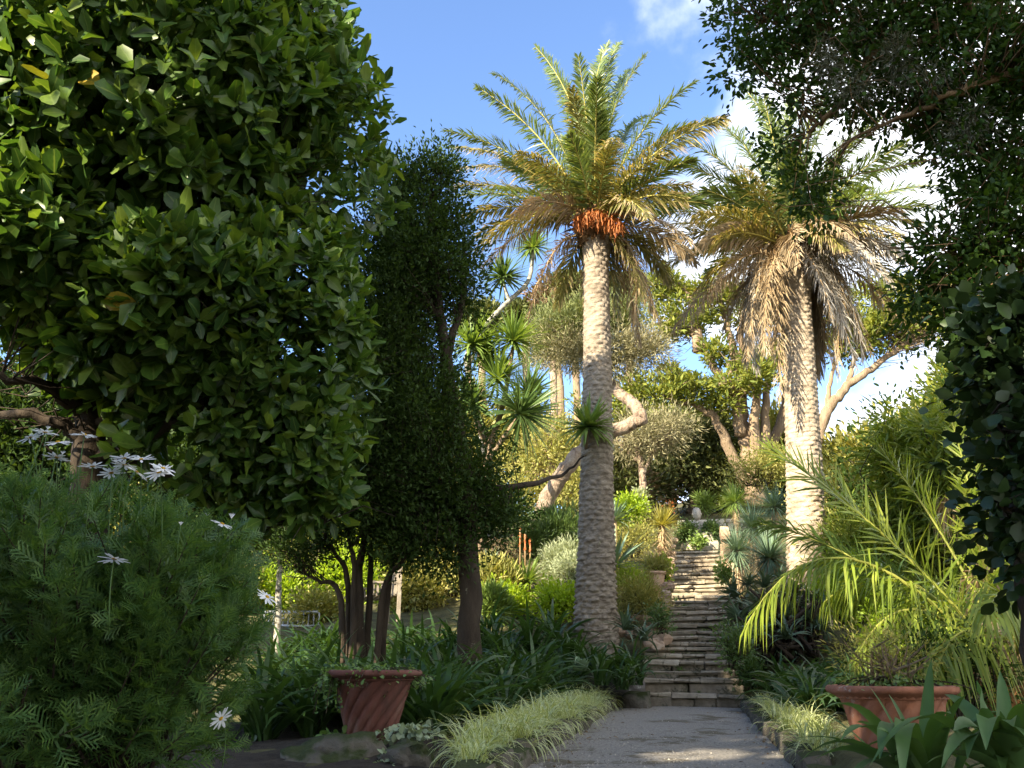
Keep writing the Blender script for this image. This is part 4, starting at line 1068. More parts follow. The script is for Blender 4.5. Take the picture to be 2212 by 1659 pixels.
# ------------------------------------------------------------------ young palm at the right
def young_palm():
    r = np.random.default_rng(41)
    Y = 6.6
    heart = at(2195, 1480, Y); base = heart.copy(); base[2] = float(H(heart[0], Y)) - .05
    t = thing('young_palm', base, 'bright yellow-green young feather palm arching in from the right', 'palm tree')
    mb = MB(); lathe(mb, [(.17, 0), (.19, .12), (.2, .3), (.16, max(.35, heart[2] - base[2]))], 28, lambda th, z, k: .03 * r.random(th.shape))
    mb.V[0] += base
    nb = 60; az = r.uniform(0, 6.28, nb)
    blades(mb, r.uniform(.18, .4, nb), .06, np.radians(r.uniform(30, 80, nb)), .3, az, base + np.stack([np.cos(az) * .17, np.sin(az) * .17, r.uniform(.05, .5, nb)], -1), 3, (1, .8, .5, .15), .3)
    mb.build('trunk', M['bark_orange'], t)
    fr = [((1655, 965, 6.2), (1960, 1150, 6.2), .1, .5), ((1612, 1350, 5.9), (1800, 1010, 6.0), .75, -.2), ((1640, 1130, 7.6), (1900, 1180, 7.4), .3, .3), ((1780, 1300, 6.9), (1950, 1150, 6.8), .7, -.1), ((2050, 890, 7.4), (2130, 1150, 7.1), .1, .5),
          ((1890, 960, 7.6), (2050, 1130, 7.3), .12, .5), ((2260, 950, 7.2), (2230, 1200, 7), .1, .5), ((2330, 1150, 6.6), (2270, 1200, 6.6), .2, .4), ((2130, 1330, 5.0), (2190, 1180, 5.6), .6, .0), ((1850, 1420, 6.0), (1960, 1190, 6.1), .8, -.2),
          ((2330, 1350, 6), (2260, 1250, 6.2), .4, .3), ((1720, 1230, 7.8), (1960, 1150, 7.5), .5, .2), ((2080, 1060, 6.2), (2150, 1250, 6.4), .1, .5), ((2010, 1480, 5.6), (2080, 1250, 5.9), .8, -.2), ((1960, 1330, 7.6), (2080, 1160, 7.4), .6, .1), ((2180, 1000, 5.8), (2190, 1250, 6.1), .1, .5)]
    for q, (tip, c, droop, lift) in enumerate(fr):
        tp, cp = at(*tip), at(*c)
        L = np.linalg.norm(tp - heart)
        m = frond(r, heart + r.normal(size=3) * .05, cp, tp, nl=int(40 * max(L, 1.5)), ll=.42, lw=.017, lift=lift, droop=droop, rach=.018, bare=.2, alpha=(62, 28), roll=r.normal() * .25, jit=.3)
        m.build('frond', [M['rachis_green'], M['young_palm'] if q not in (2, 11) else M['sword_dark']], t)
    # withered brown fronds hanging at the right
    for (tip, c) in [((2090, 1330, 6.9), (2140, 1080, 6.9)), ((2140, 1420, 6.3), (2150, 1180, 6.4)), ((2030, 1120, 7.6), (2070, 960, 7.6))]:
        frond(r, heart, at(*c), at(*tip), nl=40, ll=.36, lw=.012, lift=-.1, droop=.9, rach=.016, bare=.35, jit=.4).build('frond', [M['rachis_dead'], M['palm_dead']], t, label='withered brown frond')
M['bark_orange'] = rough_mat('orange_palm_base', [(.3, (.26, .11, .04)), (.7, (.42, .22, .09))], scale=8, bump=.8, bscale=30)
young_palm()

# ------------------------------------------------------------------ cabbage trees
def cabbage_tree(name, label, base, stems, heads, mat, n=170):
    t = thing(name, base, label, 'tree')
    for q, st in enumerate(stems):
        p = smooth_path([np.asarray(s) for s in st[1]], 20); k = np.linspace(0, 1, 20)
        mb = MB(); tube(mb, p, st[0] * (1 - .45 * k), 8, bump=.05, seed=q); mb.build('stem', M[st[2]], t)
    for q, (dx, dy, Y, rad, ax, m) in enumerate(heads):
        r = np.random.default_rng(500 + q); mb = MB()
        sphere_rosette(mb, at(dx, dy, Y), ax, n, metres(rad, Y) * 1.38, .06 if rad > 50 else .05, r, low=-.55, droop=.35)
        mb.build('leaf_rosette', M[m], t)
cb = g(1030, 1250, 17)
cabbage_tree('cabbage_tree', 'branched cabbage tree with spiky green leaf heads left of the palm', cb,
             [(.13, [cb] + P((1040, 1100, 17), (1060, 960, 17)), 'bark_cypress'), (.08, P((1060, 960, 17), (1020, 860, 17), (1012, 750, 17)), 'bark_cypress'), (.07, P((1060, 960, 17), (1085, 880, 17), (1100, 800, 17.2), (1108, 750, 17.3)), 'bark_cypress'),
              (.07, P((1050, 1000, 17), (1085, 950, 16.8), (1120, 900, 16.6)), 'bark_cypress'), (.05, P((1050, 960, 17), (1030, 920, 16.7), (1022, 880, 16.5)), 'bark_cypress'), (.08, P((1050, 980, 17.4), (1020, 850, 17.8), (1010, 760, 18), (1060, 690, 18), (1105, 645, 18), (1140, 610, 18), (1150, 565, 18), (1152, 540, 18)), 'bark_white'),
              (.05, P((1100, 650, 18), (1092, 625, 17.9), (1088, 605, 17.9)), 'bark_white'), (.05, P((1010, 800, 18), (1040, 720, 18)), 'bark_white')],
             [(1020, 745, 17, 72, (-.1, -.2, 1), 'sword'), (1108, 738, 17.3, 62, (.2, -.2, 1), 'sword'), (1075, 820, 17.1, 70, (.1, -.4, .9), 'sword'), (1022, 872, 16.5, 62, (-.2, -.4, .8), 'sword_dark'), (1122, 892, 16.6, 82, (.6, -.4, .4), 'sword_dark'),
              (1140, 850, 17, 60, (.5, -.2, .8), 'sword_dark'), (1088, 600, 17.9, 55, (-.1, -.3, 1), 'sword_dark'), (1152, 535, 18, 48, (.1, -.3, 1), 'sword'), (1050, 770, 17.4, 55, (0, -.2, 1), 'sword')], 'sword')

cs = g(1290, 1400, 14.4)
cabbage_tree('cabbage_tree', 'single-headed thin-stemmed cabbage tree leaning out from behind the left palm trunk', cs, [(.04, [cs] + P((1290, 1250, 14.3), (1290, 1100, 14.2), (1268, 1000, 13.7), (1266, 960, 13.2), (1270, 930, 13.0)), 'bark_cypress')], [(1270, 922, 13.0, 58, (.05, -.3, 1), 'sword')], 'sword')

# ------------------------------------------------------------------ yuccas and agaves on the slope
def yucca(name, label, dx, dy, Y, rad, mat, trunk=None, skirt=0, n=150, group=None, spikes=0, low=-.2, W=.03, droop=.15):
    c = at(dx, dy, Y); r = np.random.default_rng(int(dx * 3 + dy))
    b = np.array([c[0], Y, min(float(H(c[0], Y)), c[2] - .1)]) if trunk is None else at(*trunk)
    t = thing(name, b, label, 'yucca' if name != 'agave' else 'agave', group)
    mb = MB(); tube(mb, [b - UPV * .1, (b + c) / 2, c], [.09, .085, .08], 9, bump=.08, seed=1); mb.build('trunk', M['sword_dry'], t)
    L = metres(rad, Y)
    mb = MB(); sphere_rosette(mb, c, (r.normal() * .1, -.15, 1), n, L, W, r, low=low, droop=droop); mb.build('leaf_rosette', M[mat], t)
    if skirt:
        mb = MB(); az = r.uniform(0, 6.28, skirt); hh = c[2] - b[2]
        blades(mb, L * r.uniform(.6, 1.0, skirt), W * .9, np.radians(r.uniform(-65, -10, skirt)), np.radians(r.uniform(20, 70, skirt)), az, c - UPV * (r.random((skirt, 1)) * hh * .75), 4, (.8, 1, .7, .1))
        mb.build('dry_skirt', M['sword_dry'], t)
    for q in range(spikes):
        s = c + np.array([(q - spikes / 2) * .10, .1, .15]); hh = metres(95, Y) * (1 - .12 * q)
        mb = MB(); tube(mb, [s, s + UPV * hh * .5, s + UPV * hh], [.014, .012, .01], 5)
        o = mb.build('flower_stalk', M['rachis_dead'], t)
        m2 = MB(); n2 = 40; a2 = r.uniform(0, 6.28, n2)
        blades(m2, .05, .014, np.radians(r.uniform(-60, 0, n2)), .3, a2, s + UPV * (hh * (.62 + .4 * r.random((n2, 1)))), 2, (.7, 1, .3))
        m2.build('flower', M['orange_flower'], o)
yucca('yucca', 'golden yucca with shaggy dry trunk skirt left of the stairs', 1430, 1135, 19.5, 50, 'sword_gold', (1424, 1240, 19.5), skirt=260, n=260, W=.022)
yucca('yucca', 'yellow-tipped round yucca highest of the group right of the stairs', 1588, 1085, 22, 50, 'sword', n=420, W=.018, low=-.85, skirt=60)
yucca('yucca', 'blue-grey round yucca behind the thick palm trunk foot', 1672, 1095, 21.5, 56, 'agave', n=420, W=.018, low=-.85, skirt=60)
yucca('yucca', 'blue-grey yucca lower in the group right of the stairs', 1625, 1140, 20.5, 66, 'agave', n=460, W=.018, low=-.85, skirt=60)
yucca('yucca', 'pale spiky yucca leaning over the right stair edge', 1592, 1190, 19, 58, 'agave', n=420, W=.018, low=-.85, skirt=60)
yucca('yucca', 'shaded blue-green yucca at the foot of the thick palm', 1662, 1205, 17, 78, 'agave', n=420, W=.02, low=-.85, skirt=60)
yucca('yucca', 'sunlit yellow-green yucca with orange flower spikes on the left slope', 1138, 1258, 16, 62, 'sword', (1138, 1330, 16), skirt=70, n=110, spikes=3, W=.05, low=-.3, droop=.3)
yucca('agave', 'large blue-green sword-leaved plant right behind the left palm trunk', 1325, 1225, 15.8, 108, 'agave', n=80, W=.065, low=-.1, droop=.25)
yucca('agave', 'blue-green sword-leaved plant higher behind the left palm trunk', 1325, 1125, 18.5, 62, 'agave', n=70, W=.055, low=0, droop=.2)
yucca('agave', 'pale spiky tuft beside the dark small-leaved tree trunk', 1062, 1215, 16.5, 36, 'moss_leaf', n=60, W=.04, low=.1)

# ------------------------------------------------------------------ aloes
def aloe_mesh(seed, n=30, L=.42, W=.06):
    return strap_clump(seed, n, L, W, (5, 80), (20, 95), .03, 6, (1.0, .95, .75, .45, .06), .45, 'aloe', 'aloe', .2)
ALOE = [aloe_mesh(s) for s in range(4)]
r = np.random.default_rng(8)
for q, (dx, dy, Y, s) in enumerate([(1590, 1290, 14, 1.0), (1650, 1270, 14.3, 1.0), (1710, 1290, 14.3, 1.05), (1760, 1300, 14.2, 1), (1600, 1340, 13.4, 1.0), (1640, 1325, 13.5, 1.05), (1690, 1335, 13.3, 1.1), (1745, 1340, 13.4, 1.0), (1590, 1380, 12.9, .95),
                                    (1640, 1375, 12.8, 1), (1700, 1380, 12.8, 1), (1770, 1360, 13.2, .95), (1615, 1265, 14.6, .9), (1690, 1255, 14.8, .9), (1610, 1415, 12.5, .8)]):
    place('aloe', ALOE[q % 4], at(dx, dy, Y), r.uniform(0, 6), s, rot=(r.normal() * .12 + .25, r.normal() * .2, r.uniform(0, 6)), label='grey-green curling aloe rosette in the mound right of the stairs', cat='aloe', group='aloe rosettes right of the stairs')
mb = MB(); rr = np.random.default_rng(4)
mound = thing('aloe_thicket', at(1670, 1420, 13.6), 'dark tangled mound of aloe stems and lower leaves right of the stairs', 'shrub')
for _ in range(120):
    s = at(rr.uniform(1590, 1770), rr.uniform(1380, 1440), rr.uniform(13, 14.2)); e = at(rr.uniform(1575, 1780), rr.uniform(1270, 1390), rr.uniform(13, 14.5))
    tube(mb, [s, (s + e) / 2 + rr.normal(size=3) * .1, e], [.03, .025, .02], 5, cap=False)
mb.build('stems', M['bark_dark'], mound, kind='stuff')
mb = MB(); n = 500; az = rr.uniform(0, 6.28, n); bs = np.array([at(rr.uniform(1570, 1785), rr.uniform(1275, 1440), rr.uniform(13.3, 14.6)) for _ in range(n)])
blades(mb, rr.uniform(.2, .4, n), .05, np.radians(rr.uniform(-50, 60, n)), rr.uniform(.3, 1.4, n), az, bs, 4, (1, .9, .6, .08), .3)
mb.build('lower_leaves', M['aloe'], mound, kind='stuff')
for (dx, dy, lab) in [(1392, 1385, 'aloe rosette against the left foot of the stairs'), (1352, 1362, 'aloe rosette between the left palm foot and the rockery'), (1240, 1425, 'blue-green aloe left of the palm foot in the strap leaves')]:
    place('aloe', ALOE[int(dx) % 4], at(dx, dy, 12.7), dx, 1.0, label=lab, cat='aloe')
place('echeveria', strap_clump(71, 40, .11, .06, (5, 80), (-40, 20), .02, 3, (.5, 1, .9, .2), .3, 'agave', 'echeveria', .1), at(1255, 1450, 10.6), 0, 1.6, label='pale blue-green succulent rosette at the edge of the strap leaves', cat='succulent')

# ------------------------------------------------------------------ strap-leaved clumps
STRAP = [strap_clump(s, 42, .92, .05) for s in range(5)]
STRAPS = [strap_clump(s + 10, 40, .62, .034) for s in range(4)]
def STRAP_LABEL(x, y):
    if y < 8:
        return 'dark strap-leaved clump in the front row by the bare soil left of the pot' if x < -2 else 'dark strap-leaved clump close behind the left terracotta pot'
    if x > -1.9:
        return 'dark strap-leaved clump along the striped grass edge left of the path' if y < 11.5 else 'dark strap-leaved clump round the foot of the left palm'
    if y > 11.6:
        return 'dark strap-leaved clump in the back row under the small-leaved trees'
    return 'dark strap-leaved clump in the middle of the shaded left bed'
r = np.random.default_rng(15)
spots = []
tries = 0
while len(spots) < 105 and tries < 9000:
    tries += 1
    x, y = r.uniform(-6.8, -1.25), r.uniform(6.7, 13.4)
    if x < -3.3 - (y - 6.7) * .5 or x > -1.45 + .12 * (y - 9):
        continue
    if math.hypot(x + 1.25, y - 13.5) < .55 or (y < 8.2 and x > -2.2 and r.random() < .6):
        continue
    if all(math.hypot(x - a, y - b) > .32 for a, b in spots):
        spots.append((x, y))
for q, (x, y) in enumerate(spots):
    z = float(H(x, y))
    place('strap_leaf_clump', STRAP[q % 5], (x, y, z), r.uniform(0, 6), r.uniform(.8, 1.12), label=STRAP_LABEL(x, y), cat='plant', group='strap-leaved clumps in the left bed')
for q, (dx, dy, Y) in enumerate([(1300, 1480, 11), (1345, 1490, 11.2), (1375, 1480, 11.5), (1330, 1455, 11.8), (1280, 1450, 11.6), (1365, 1450, 12)]):
    place('strap_leaf_clump', STRAPS[q % 4], at(dx, dy, Y), q * 1.3, 1.0, label='fresh green strap-leaved clump just left of the lowest steps', cat='plant', group='strap-leaved clumps beside the lowest steps')
r = np.random.default_rng(16)
spots = []
tries = 0
while len(spots) < 46 and tries < 5000:
    tries += 1
    dx, Y = r.uniform(1590, 2010), r.uniform(8.2, 12.6)
    x = at(dx, 1450, Y)[0]
    if x < 1.15:
        continue
    if all(math.hypot(x - a, Y - b) > .3 for a, b in spots):
        spots.append((x, Y))
for q, (x, y) in enumerate(spots):
    place('strap_leaf_clump', STRAPS[q % 4], (x, y, float(H(x, y))), r.uniform(0, 6), r.uniform(.85, 1.25), label='strap-leaved clump in the bed right of the path below the aloes', cat='plant', group='strap-leaved clumps in the right bed')

# ------------------------------------------------------------------ striped grass along the kerbs
TUFT = [strap_clump(s + 30, 120, .36, .0115, (25, 88), (60, 140), .10, 6, (.8, 1, .9, .6, .05), 0, 'variegated', 'grass_tuft', .3) for s in range(4)]
r = np.random.default_rng(17)
y = 4.75; q = 0
while y < 11.5:
    for xo in (-.98, -1.2):
        x = xo + r.normal() * .05
        if xo < -1.1 and y < 5.6:
            continue
        place('striped_grass', TUFT[q % 4], (x, y + r.normal() * .07, float(path_z(y)) + .05), r.uniform(0, 6), r.uniform(.85, 1.15) * (1 if y > 5.2 else .8), label='pale striped grass tuft spilling over the left kerb', cat='grass', group='striped grass tufts left of the path'); q += 1
    y += .25
for (dx, dy, Y, s) in [(1650, 1520, 10.8, .85), (1665, 1535, 10.2, .8), (1640, 1500, 11.3, .75), (1690, 1560, 8.2, .95), (1735, 1555, 7.8, .95), (1715, 1580, 7.2, 1), (1765, 1575, 6.9, .95), (1700, 1545, 8.8, .9), (1755, 1610, 6.0, .85), (1790, 1620, 5.7, .85), (1750, 1640, 5.4, .8), (1675, 1540, 9.4, .8)]:
    p = at(dx, dy, Y)
    place('striped_grass', TUFT[q % 4], (max(p[0], .95), Y, float(path_z(Y)) + .06), r.uniform(0, 6), s, label='pale striped grass tuft on the right kerb', cat='grass', group='striped grass tufts right of the path'); q += 1

# ------------------------------------------------------------------ terracotta pots
def big_pot(name, label, c, rt, rb, h, mat, twist, rope, seed):
    r = np.random.default_rng(seed)
    t = thing(name, c, label, 'pot')
    prof = [(rb * .9, 0)] + [(rb + (rt * .80 - rb) * k ** 1.25, h * k * .86) for k in np.linspace(0, 1, 26)]
    def groove(th, z, k):
        a = (th / 6.2832 * 15 + twist * z / h) % 1
        return -.014 * np.exp(-((a - .44) / .05) ** 2) - .010 * np.exp(-((a - .60) / .04) ** 2) + .004 * np.cos(a * 6.283) + .003 * noise3(np.stack([np.cos(th) * 4, np.sin(th) * 4, z * 9], -1), seed)
    mb = MB(); lathe(mb, prof, 240, groove); mb.V[0] += c; mb.build('body', M[mat], t)
    pr = [(rt * .80, h * .85), (rt * .86, h * .885), (rt * .93, h * .905), (rt * .985, h * .925), (rt, h * .95), (rt * .99, h * .98), (rt * .95, h), (rt * .90, h * .995), (rt * .86, h * .97), (rt * .84, h * .86)]
    def ropef(th, z, k):
        return (.008 * np.abs(np.sin(th * 22 + z * 60 / h * rope)) if rope else 0) + .006 * noise3(np.stack([np.cos(th) * 6, np.sin(th) * 6, z * 12], -1), seed + 1)
    mb = MB(); lathe(mb, pr, 176, ropef); mb.V[0] += c; mb.build('rim', M[mat], t)
    mb = MB(); lathe(mb, [(rt * .85, h * .90), (rt * .4, h * .93), (.01, h * .94)], 32); mb.V[0] += c; mb.build('soil', M['soil'], t)
    return t
pc = at(800, 1600, 5.9); pc[2] = at(785, 1606, 5.9)[2]
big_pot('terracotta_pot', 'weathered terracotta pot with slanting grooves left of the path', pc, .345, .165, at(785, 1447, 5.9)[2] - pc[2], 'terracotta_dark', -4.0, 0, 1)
rc = at(1940, 1600, 5.4); rc[2] = .12
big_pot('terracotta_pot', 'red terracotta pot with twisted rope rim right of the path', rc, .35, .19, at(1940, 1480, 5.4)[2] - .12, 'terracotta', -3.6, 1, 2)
rock('mossy_rock', 785, 1606, 5.9, .5, .5, .22, 'stone_moss', 'flat mossy stone under the left terracotta pot', seed=5, z=pc[2] - .205, power=5)

def trailing(name, label, c, spread, n, per, seed, mat='ivy', size=.03, sag=.12, hi=.06, leaf=ROUND):
    r = np.random.default_rng(seed); t = thing(name, c, label, 'plant')
    mb, ml = MB(), MB(); ps, ds = [], []
    for _ in range(n):
        az = r.uniform(0, 6.28); L = spread * r.uniform(.5, 1.1)
        h = np.array([math.cos(az), math.sin(az), 0])
        p = bez(c, c + h * L * .6 + UPV * hi * r.uniform(.5, 1.8), c + h * L - UPV * sag * r.uniform(-.3, 1.2), 6)
        tube(mb, p, .003, 3, cap=False)
        k = r.random(per)[:, None]
        q = (1 - k) ** 2 * p[0] + 2 * k * (1 - k) * (p[2] * .5 + p[3] * .5) + k ** 2 * p[-1] + r.normal(size=(per, 3)) * .022
        ps.append(q); ds.append(unit(h * .6 + r.normal(size=(per, 3))))
    ps, ds = np.concatenate(ps), np.concatenate(ds)
    scatter(ml, leaf, ps, ds, unit(UPV + r.normal(size=ps.shape) * .5), size * r.uniform(.6, 1.3, len(ps)))
    mb.build('stems', M['bark_dark'], t, kind='stuff'); ml.build('leaves', M[mat], t, kind='stuff')
ctop = at(800, 1447, 5.9)
trailing('trailing_plant', 'leafy trailing plant growing in the left terracotta pot', ctop - UPV * .03, .44, 44, 22, 1, size=.026, sag=.10)
trailing('trailing_plant', 'trailing green spray hanging over the left side of the left pot', at(725, 1460, 5.75), .16, 26, 20, 2, size=.032, sag=.22, hi=.05)
trailing('ground_creeper', 'round-leaved creeper at the foot of the left pot', at(880, 1590, 5.65), .22, 26, 14, 3, mat='moss_leaf', size=.045, sag=-.02)
trailing('ground_creeper', 'small creeper with green leaves left of the left pot foot', at(720, 1600, 5.8), .13, 14, 12, 4, size=.045, sag=.02)
trailing('ground_creeper', 'grey-leaved creeper growing on the mossy rock', at(850, 1648, 5.2), .10, 10, 10, 5, mat='moss_leaf', size=.04, sag=.03)
make_bush('twiggy_plant', 'brown twiggy plant growing in the right terracotta pot', 1930, 1480, 5.4, 250, 90, 'olive_bush', NARROW, 91, 46, 30, .06, .04, cat='plant', stem='bark_cypress')
trailing('trailing_plant', 'low green shoots in the right terracotta pot', at(1940, 1478, 5.4), .34, 30, 14, 7, size=.028, sag=.03)
make_bush('dark_bush', 'dark small-leaved bush behind the right terracotta pot', 2070, 1560, 6.2, 260, 170, 'fine_leaf', OVAL, 92, 120, 30, .08, .035)

# ------------------------------------------------------------------ broad strap-leaved plant, lower right corner
def corner_plant(base, leaves, label, seed):
    r = np.random.default_rng(seed)
    leaves = leaves + [(base_x + r.uniform(-330, 260), r.uniform(1500, 1680), r.uniform(2.3, 3.1), r.uniform(.15, .5), r.uniform(.028, .048)) for base_x in [2000 if seed == 5 else 2180] for _ in range(16)]
    t = thing('broad_strap_plant', base, label, 'plant')
    for (tx, ty, tY, bow, W) in leaves:
        tip = at(tx, ty, tY); mb = MB(); s = np.linspace(0, 1, 11)
        d = tip - base; L = np.linalg.norm(d)
        ctl = base + d * .45 + UPV * L * bow
        p = bez(base + r.normal(size=3) * .02, ctl, tip, 11)
        T = unit(np.gradient(p, axis=0)); side = unit(np.cross(T, UPV + r.normal(size=3) * .25)); nrm = np.cross(side, T)
        w = (W * np.interp(s, [0, .15, .55, .85, 1], [.75, .9, 1, .6, .03]) / 2)[:, None]
        V = np.stack([p - side * w + nrm * w * .35, p, p + side * w + nrm * w * .35], 1)
        U = np.zeros(V.shape); U[:, :, 0] = [0, .5, 1]; U[:, :, 1] = s[:, None]
        k = np.arange(10)[:, None] * 3 + np.arange(2)[None]
        mb.add(V, np.stack([k, k + 1, k + 4, k + 3], -1).reshape(-1, 4), None, U)
        mb.build('leaf', M['strap_big'], t)
b1 = at(2010, 1760, 2.9)
corner_plant(b1, [(2012, 1425, 2.9, .1, .055), (1780, 1530, 2.7, .5, .05), (1815, 1600, 2.5, .45, .05), (1690, 1500, 3.0, .25, .018), (1760, 1640, 2.5, .3, .045), (1900, 1640, 2.4, .55, .06), (1850, 1560, 3.1, .4, .05), (2060, 1560, 2.6, .3, .05), (1700, 1600, 2.6, .3, .02), (1960, 1560, 3.2, .3, .05),
                  (1875, 1480, 3.2, .2, .02), (1920, 1500, 3.3, .2, .03), (1830, 1690, 2.4, .3, .05), (1950, 1700, 2.3, .6, .055)], 'broad strap-leaved plant with arching leaves at the lower right, nearest the path', 5)
b2 = at(2200, 1740, 2.8)
corner_plant(b2, [(2110, 1470, 2.9, .15, .055), (2160, 1450, 3.0, .1, .05), (2060, 1580, 2.5, .45, .06), (2230, 1480, 2.8, .2, .06), (2090, 1640, 2.4, .5, .06), (2120, 1530, 2.6, .3, .06), (2190, 1570, 2.4, .4, .06), (2290, 1540, 2.7, .3, .06), (2130, 1620, 2.3, .5, .06), (2040, 1500, 3.2, .3, .05), (2240, 1620, 2.4, .5, .06)], 'broad strap-leaved plant in the extreme lower right corner', 6)

# ------------------------------------------------------------------ daisy bush, lower left
def daisy_bush():
    r = np.random.default_rng(23)
    Y = 3.3
    base = at(180, 1700, Y); base[2] = float(H(base[0], Y))
    t = thing('daisy_bush', base, 'feathery green daisy bush with white flowers at the lower left', 'shrub')
    # a feathery leaf: midrib with forked lobes
    V, T, U = [], [], []
    def sliver(a, b, w):
        a, b = np.array(a), np.array(b); n = len(V); s = unit(np.array([-(b - a)[1], (b - a)[0], 0.0])) * w
        V.extend([a - s, a + s, b]); T.append([n, n + 1, n + 2]); U.extend([[0, 0, 0], [1, 0, 0], [.5, 1, 0]])
    sliver((0, 0, 0), (0, 1, -.05), .042)
    for k, (y0, l) in enumerate([(.3, .42), (.45, .5), (.6, .46), (.74, .34)]):
        for sgn in (-1, 1):
            e = (sgn * l * .62, y0 + l * .72, .06)
            sliver((0, y0, 0), e, .034)
            sliver((sgn * l * .36, y0 + l * .42, .03), (sgn * l * .70, y0 + l * .42, .05), .02)
    leaf = (np.array(V), None, np.array(T), np.array(U))
    blobs = [blob(130, 1335, 3.2, 330, 250, .5), blob(300, 1430, 3.3, 180, 190, .4), blob(60, 1520, 3.1, 330, 200, .5), blob(330, 1300, 3.2, 110, 130, .3), blob(270, 1580, 3.3, 150, 110, .35), blob(400, 1290, 3.4, 55, 70, .2), blob(-150, 1370, 3.2, 200, 260, .5)]
    n = 600
    c, out = clump_points(blobs, n, r, .3)
    ax = unit(out * .7 + UPV * .85 + r.normal(size=c.shape) * .25)
    per = 16
    k = np.linspace(0, 1, per)
    L = r.uniform(.14, .26, n)
    pos = c[:, None] + ax[:, None] * (k[None] * L[:, None])[..., None]
    x = unit(np.cross(ax, r.normal(size=c.shape))); y = np.cross(ax, x)
    an = np.arange(per)[None] * 2.4 + r.uniform(0, 6.28, (n, 1)); op = np.radians(75 - 55 * k)[None] + r.normal(size=(n, per)) * .15
    d = ax[:, None] * np.cos(op)[..., None] + (x[:, None] * np.cos(an)[..., None] + y[:, None] * np.sin(an)[..., None]) * np.sin(op)[..., None]
    nr = ax[:, None] + r.normal(size=d.shape) * .3
    size = (.15 * (1 - .35 * k))[None] * r.uniform(.8, 1.2, (n, per))
    mb = MB(); scatter(mb, leaf, pos.reshape(-1, 3), d.reshape(-1, 3), nr.reshape(-1, 3), size.ravel()); mb.build('foliage', M['feather'], t, kind='stuff')
    mb = MB()
    for q in range(n):
        tube(mb, [c[q] - ax[q] * .1, c[q], c[q] + ax[q] * L[q]], [.005, .004, .002], 3, cap=False)
    for q in range(0, n, 4):
        e = c[q] - ax[q] * .1; m = (e + base) / 2 + r.normal(size=3) * .08
        tube(mb, [base + r.normal(size=3) * .15 * [1, 1, 0], m, e], [.012, .009, .005], 4, cap=False)
    mb.build('stems', M['bark_dark'], t, kind='stuff')
    # flowers
    pet = tpl_leaf(1, .26, 3, -.15, .25, [.45, .85, 1, .35])
    fl = [(65, 945, (-.4, -.2, .8)), (97, 934, (.1, 0, 1)), (125, 955, (.1, -.35, .9)), (183, 940, (.1, -.05, 1)), (122, 988, (0, .1, 1)), (200, 1008, (-.1, 0, 1)), (268, 990, (-.1, -.1, 1)), (305, 993, (.1, -.4, .9)), (295, 1020, (.5, .2, .7)), (343, 1021, (.1, -.7, .6)), (240, 1022, (-.3, .1, .9)), (352, 1012, (.4, -.2, .8)),
          (247, 1208, (0, .15, 1)), (480, 1132, (.35, -.05, .9)), (577, 1290, (.6, -.1, .7)), (478, 1553, (-.2, -.6, .5)), (268, 1005, (.1, .2, .9))]
    for q, (dx, dy, a) in enumerate(fl):
        rr = np.random.default_rng(700 + q)
        c0 = at(dx, dy, (2.75 if dy < 1100 else 2.55) if dx < 450 else 3.15); a = unit(np.array(a, float))
        x = unit(np.cross(a, [.2, 1, .3])); y = np.cross(a, x); npet = rr.integers(12, 16); an = np.arange(npet) * 6.283 / npet + rr.normal(size=npet) * .07
        lift = (.05 + .25 * rr.random()) + rr.normal(size=npet) * .08
        d = (x * np.cos(an)[:, None] + y * np.sin(an)[:, None]) + a * lift[:, None]
        mb = MB(); scatter(mb, pet, c0 + unit(d) * .006, d, np.tile(a, (npet, 1)), .046 * rr.uniform(.85, 1.1, npet))
        o = mb.build('flower', M['petal'], t)
        m2 = MB(); lathe(m2, [(.0085, 0), (.0095, .003), (.007, .006), (.001, .0075)], 12)
        m2.V[0] = m2.V[0] @ np.stack([x, y, a], -1).T + c0 - a * .001; m2.build('flower_centre', M['flower_eye'], o)
        m3 = MB(); e = c0 - UPV * .2 - a * .05 + rr.normal(size=3) * .03; tube(m3, bez(c0 - a * .003, c0 - a * .07, e, 6), .0022, 5); m3.build('flower_stalk', M['feather'], o)
    for q, (dx, dy) in enumerate([(28, 1108), (448, 1115), (500, 1120), (103, 928), (135, 982), (250, 1000), (390, 1135)]):
        c0 = at(dx, dy, 2.9 if dx < 440 else 3.3); mb = MB()
        npet = 9; an = np.arange(npet) * .7; d = np.stack([np.cos(an) * .45, np.sin(an) * .45, np.ones(npet)], -1)
        scatter(mb, pet, np.tile(c0, (npet, 1)), d, np.stack([-np.cos(an), -np.sin(an), .4 + 0 * an], -1), .017 if q != 2 else .026)
        o = mb.build('flower_bud', M['petal'], t)
        m3 = MB(); tube(m3, [c0, c0 - UPV * .08, c0 - UPV * .2 + [.01, 0, 0]], .002, 5); m3.build('flower_stalk', M['feather'], o)
daisy_bush()

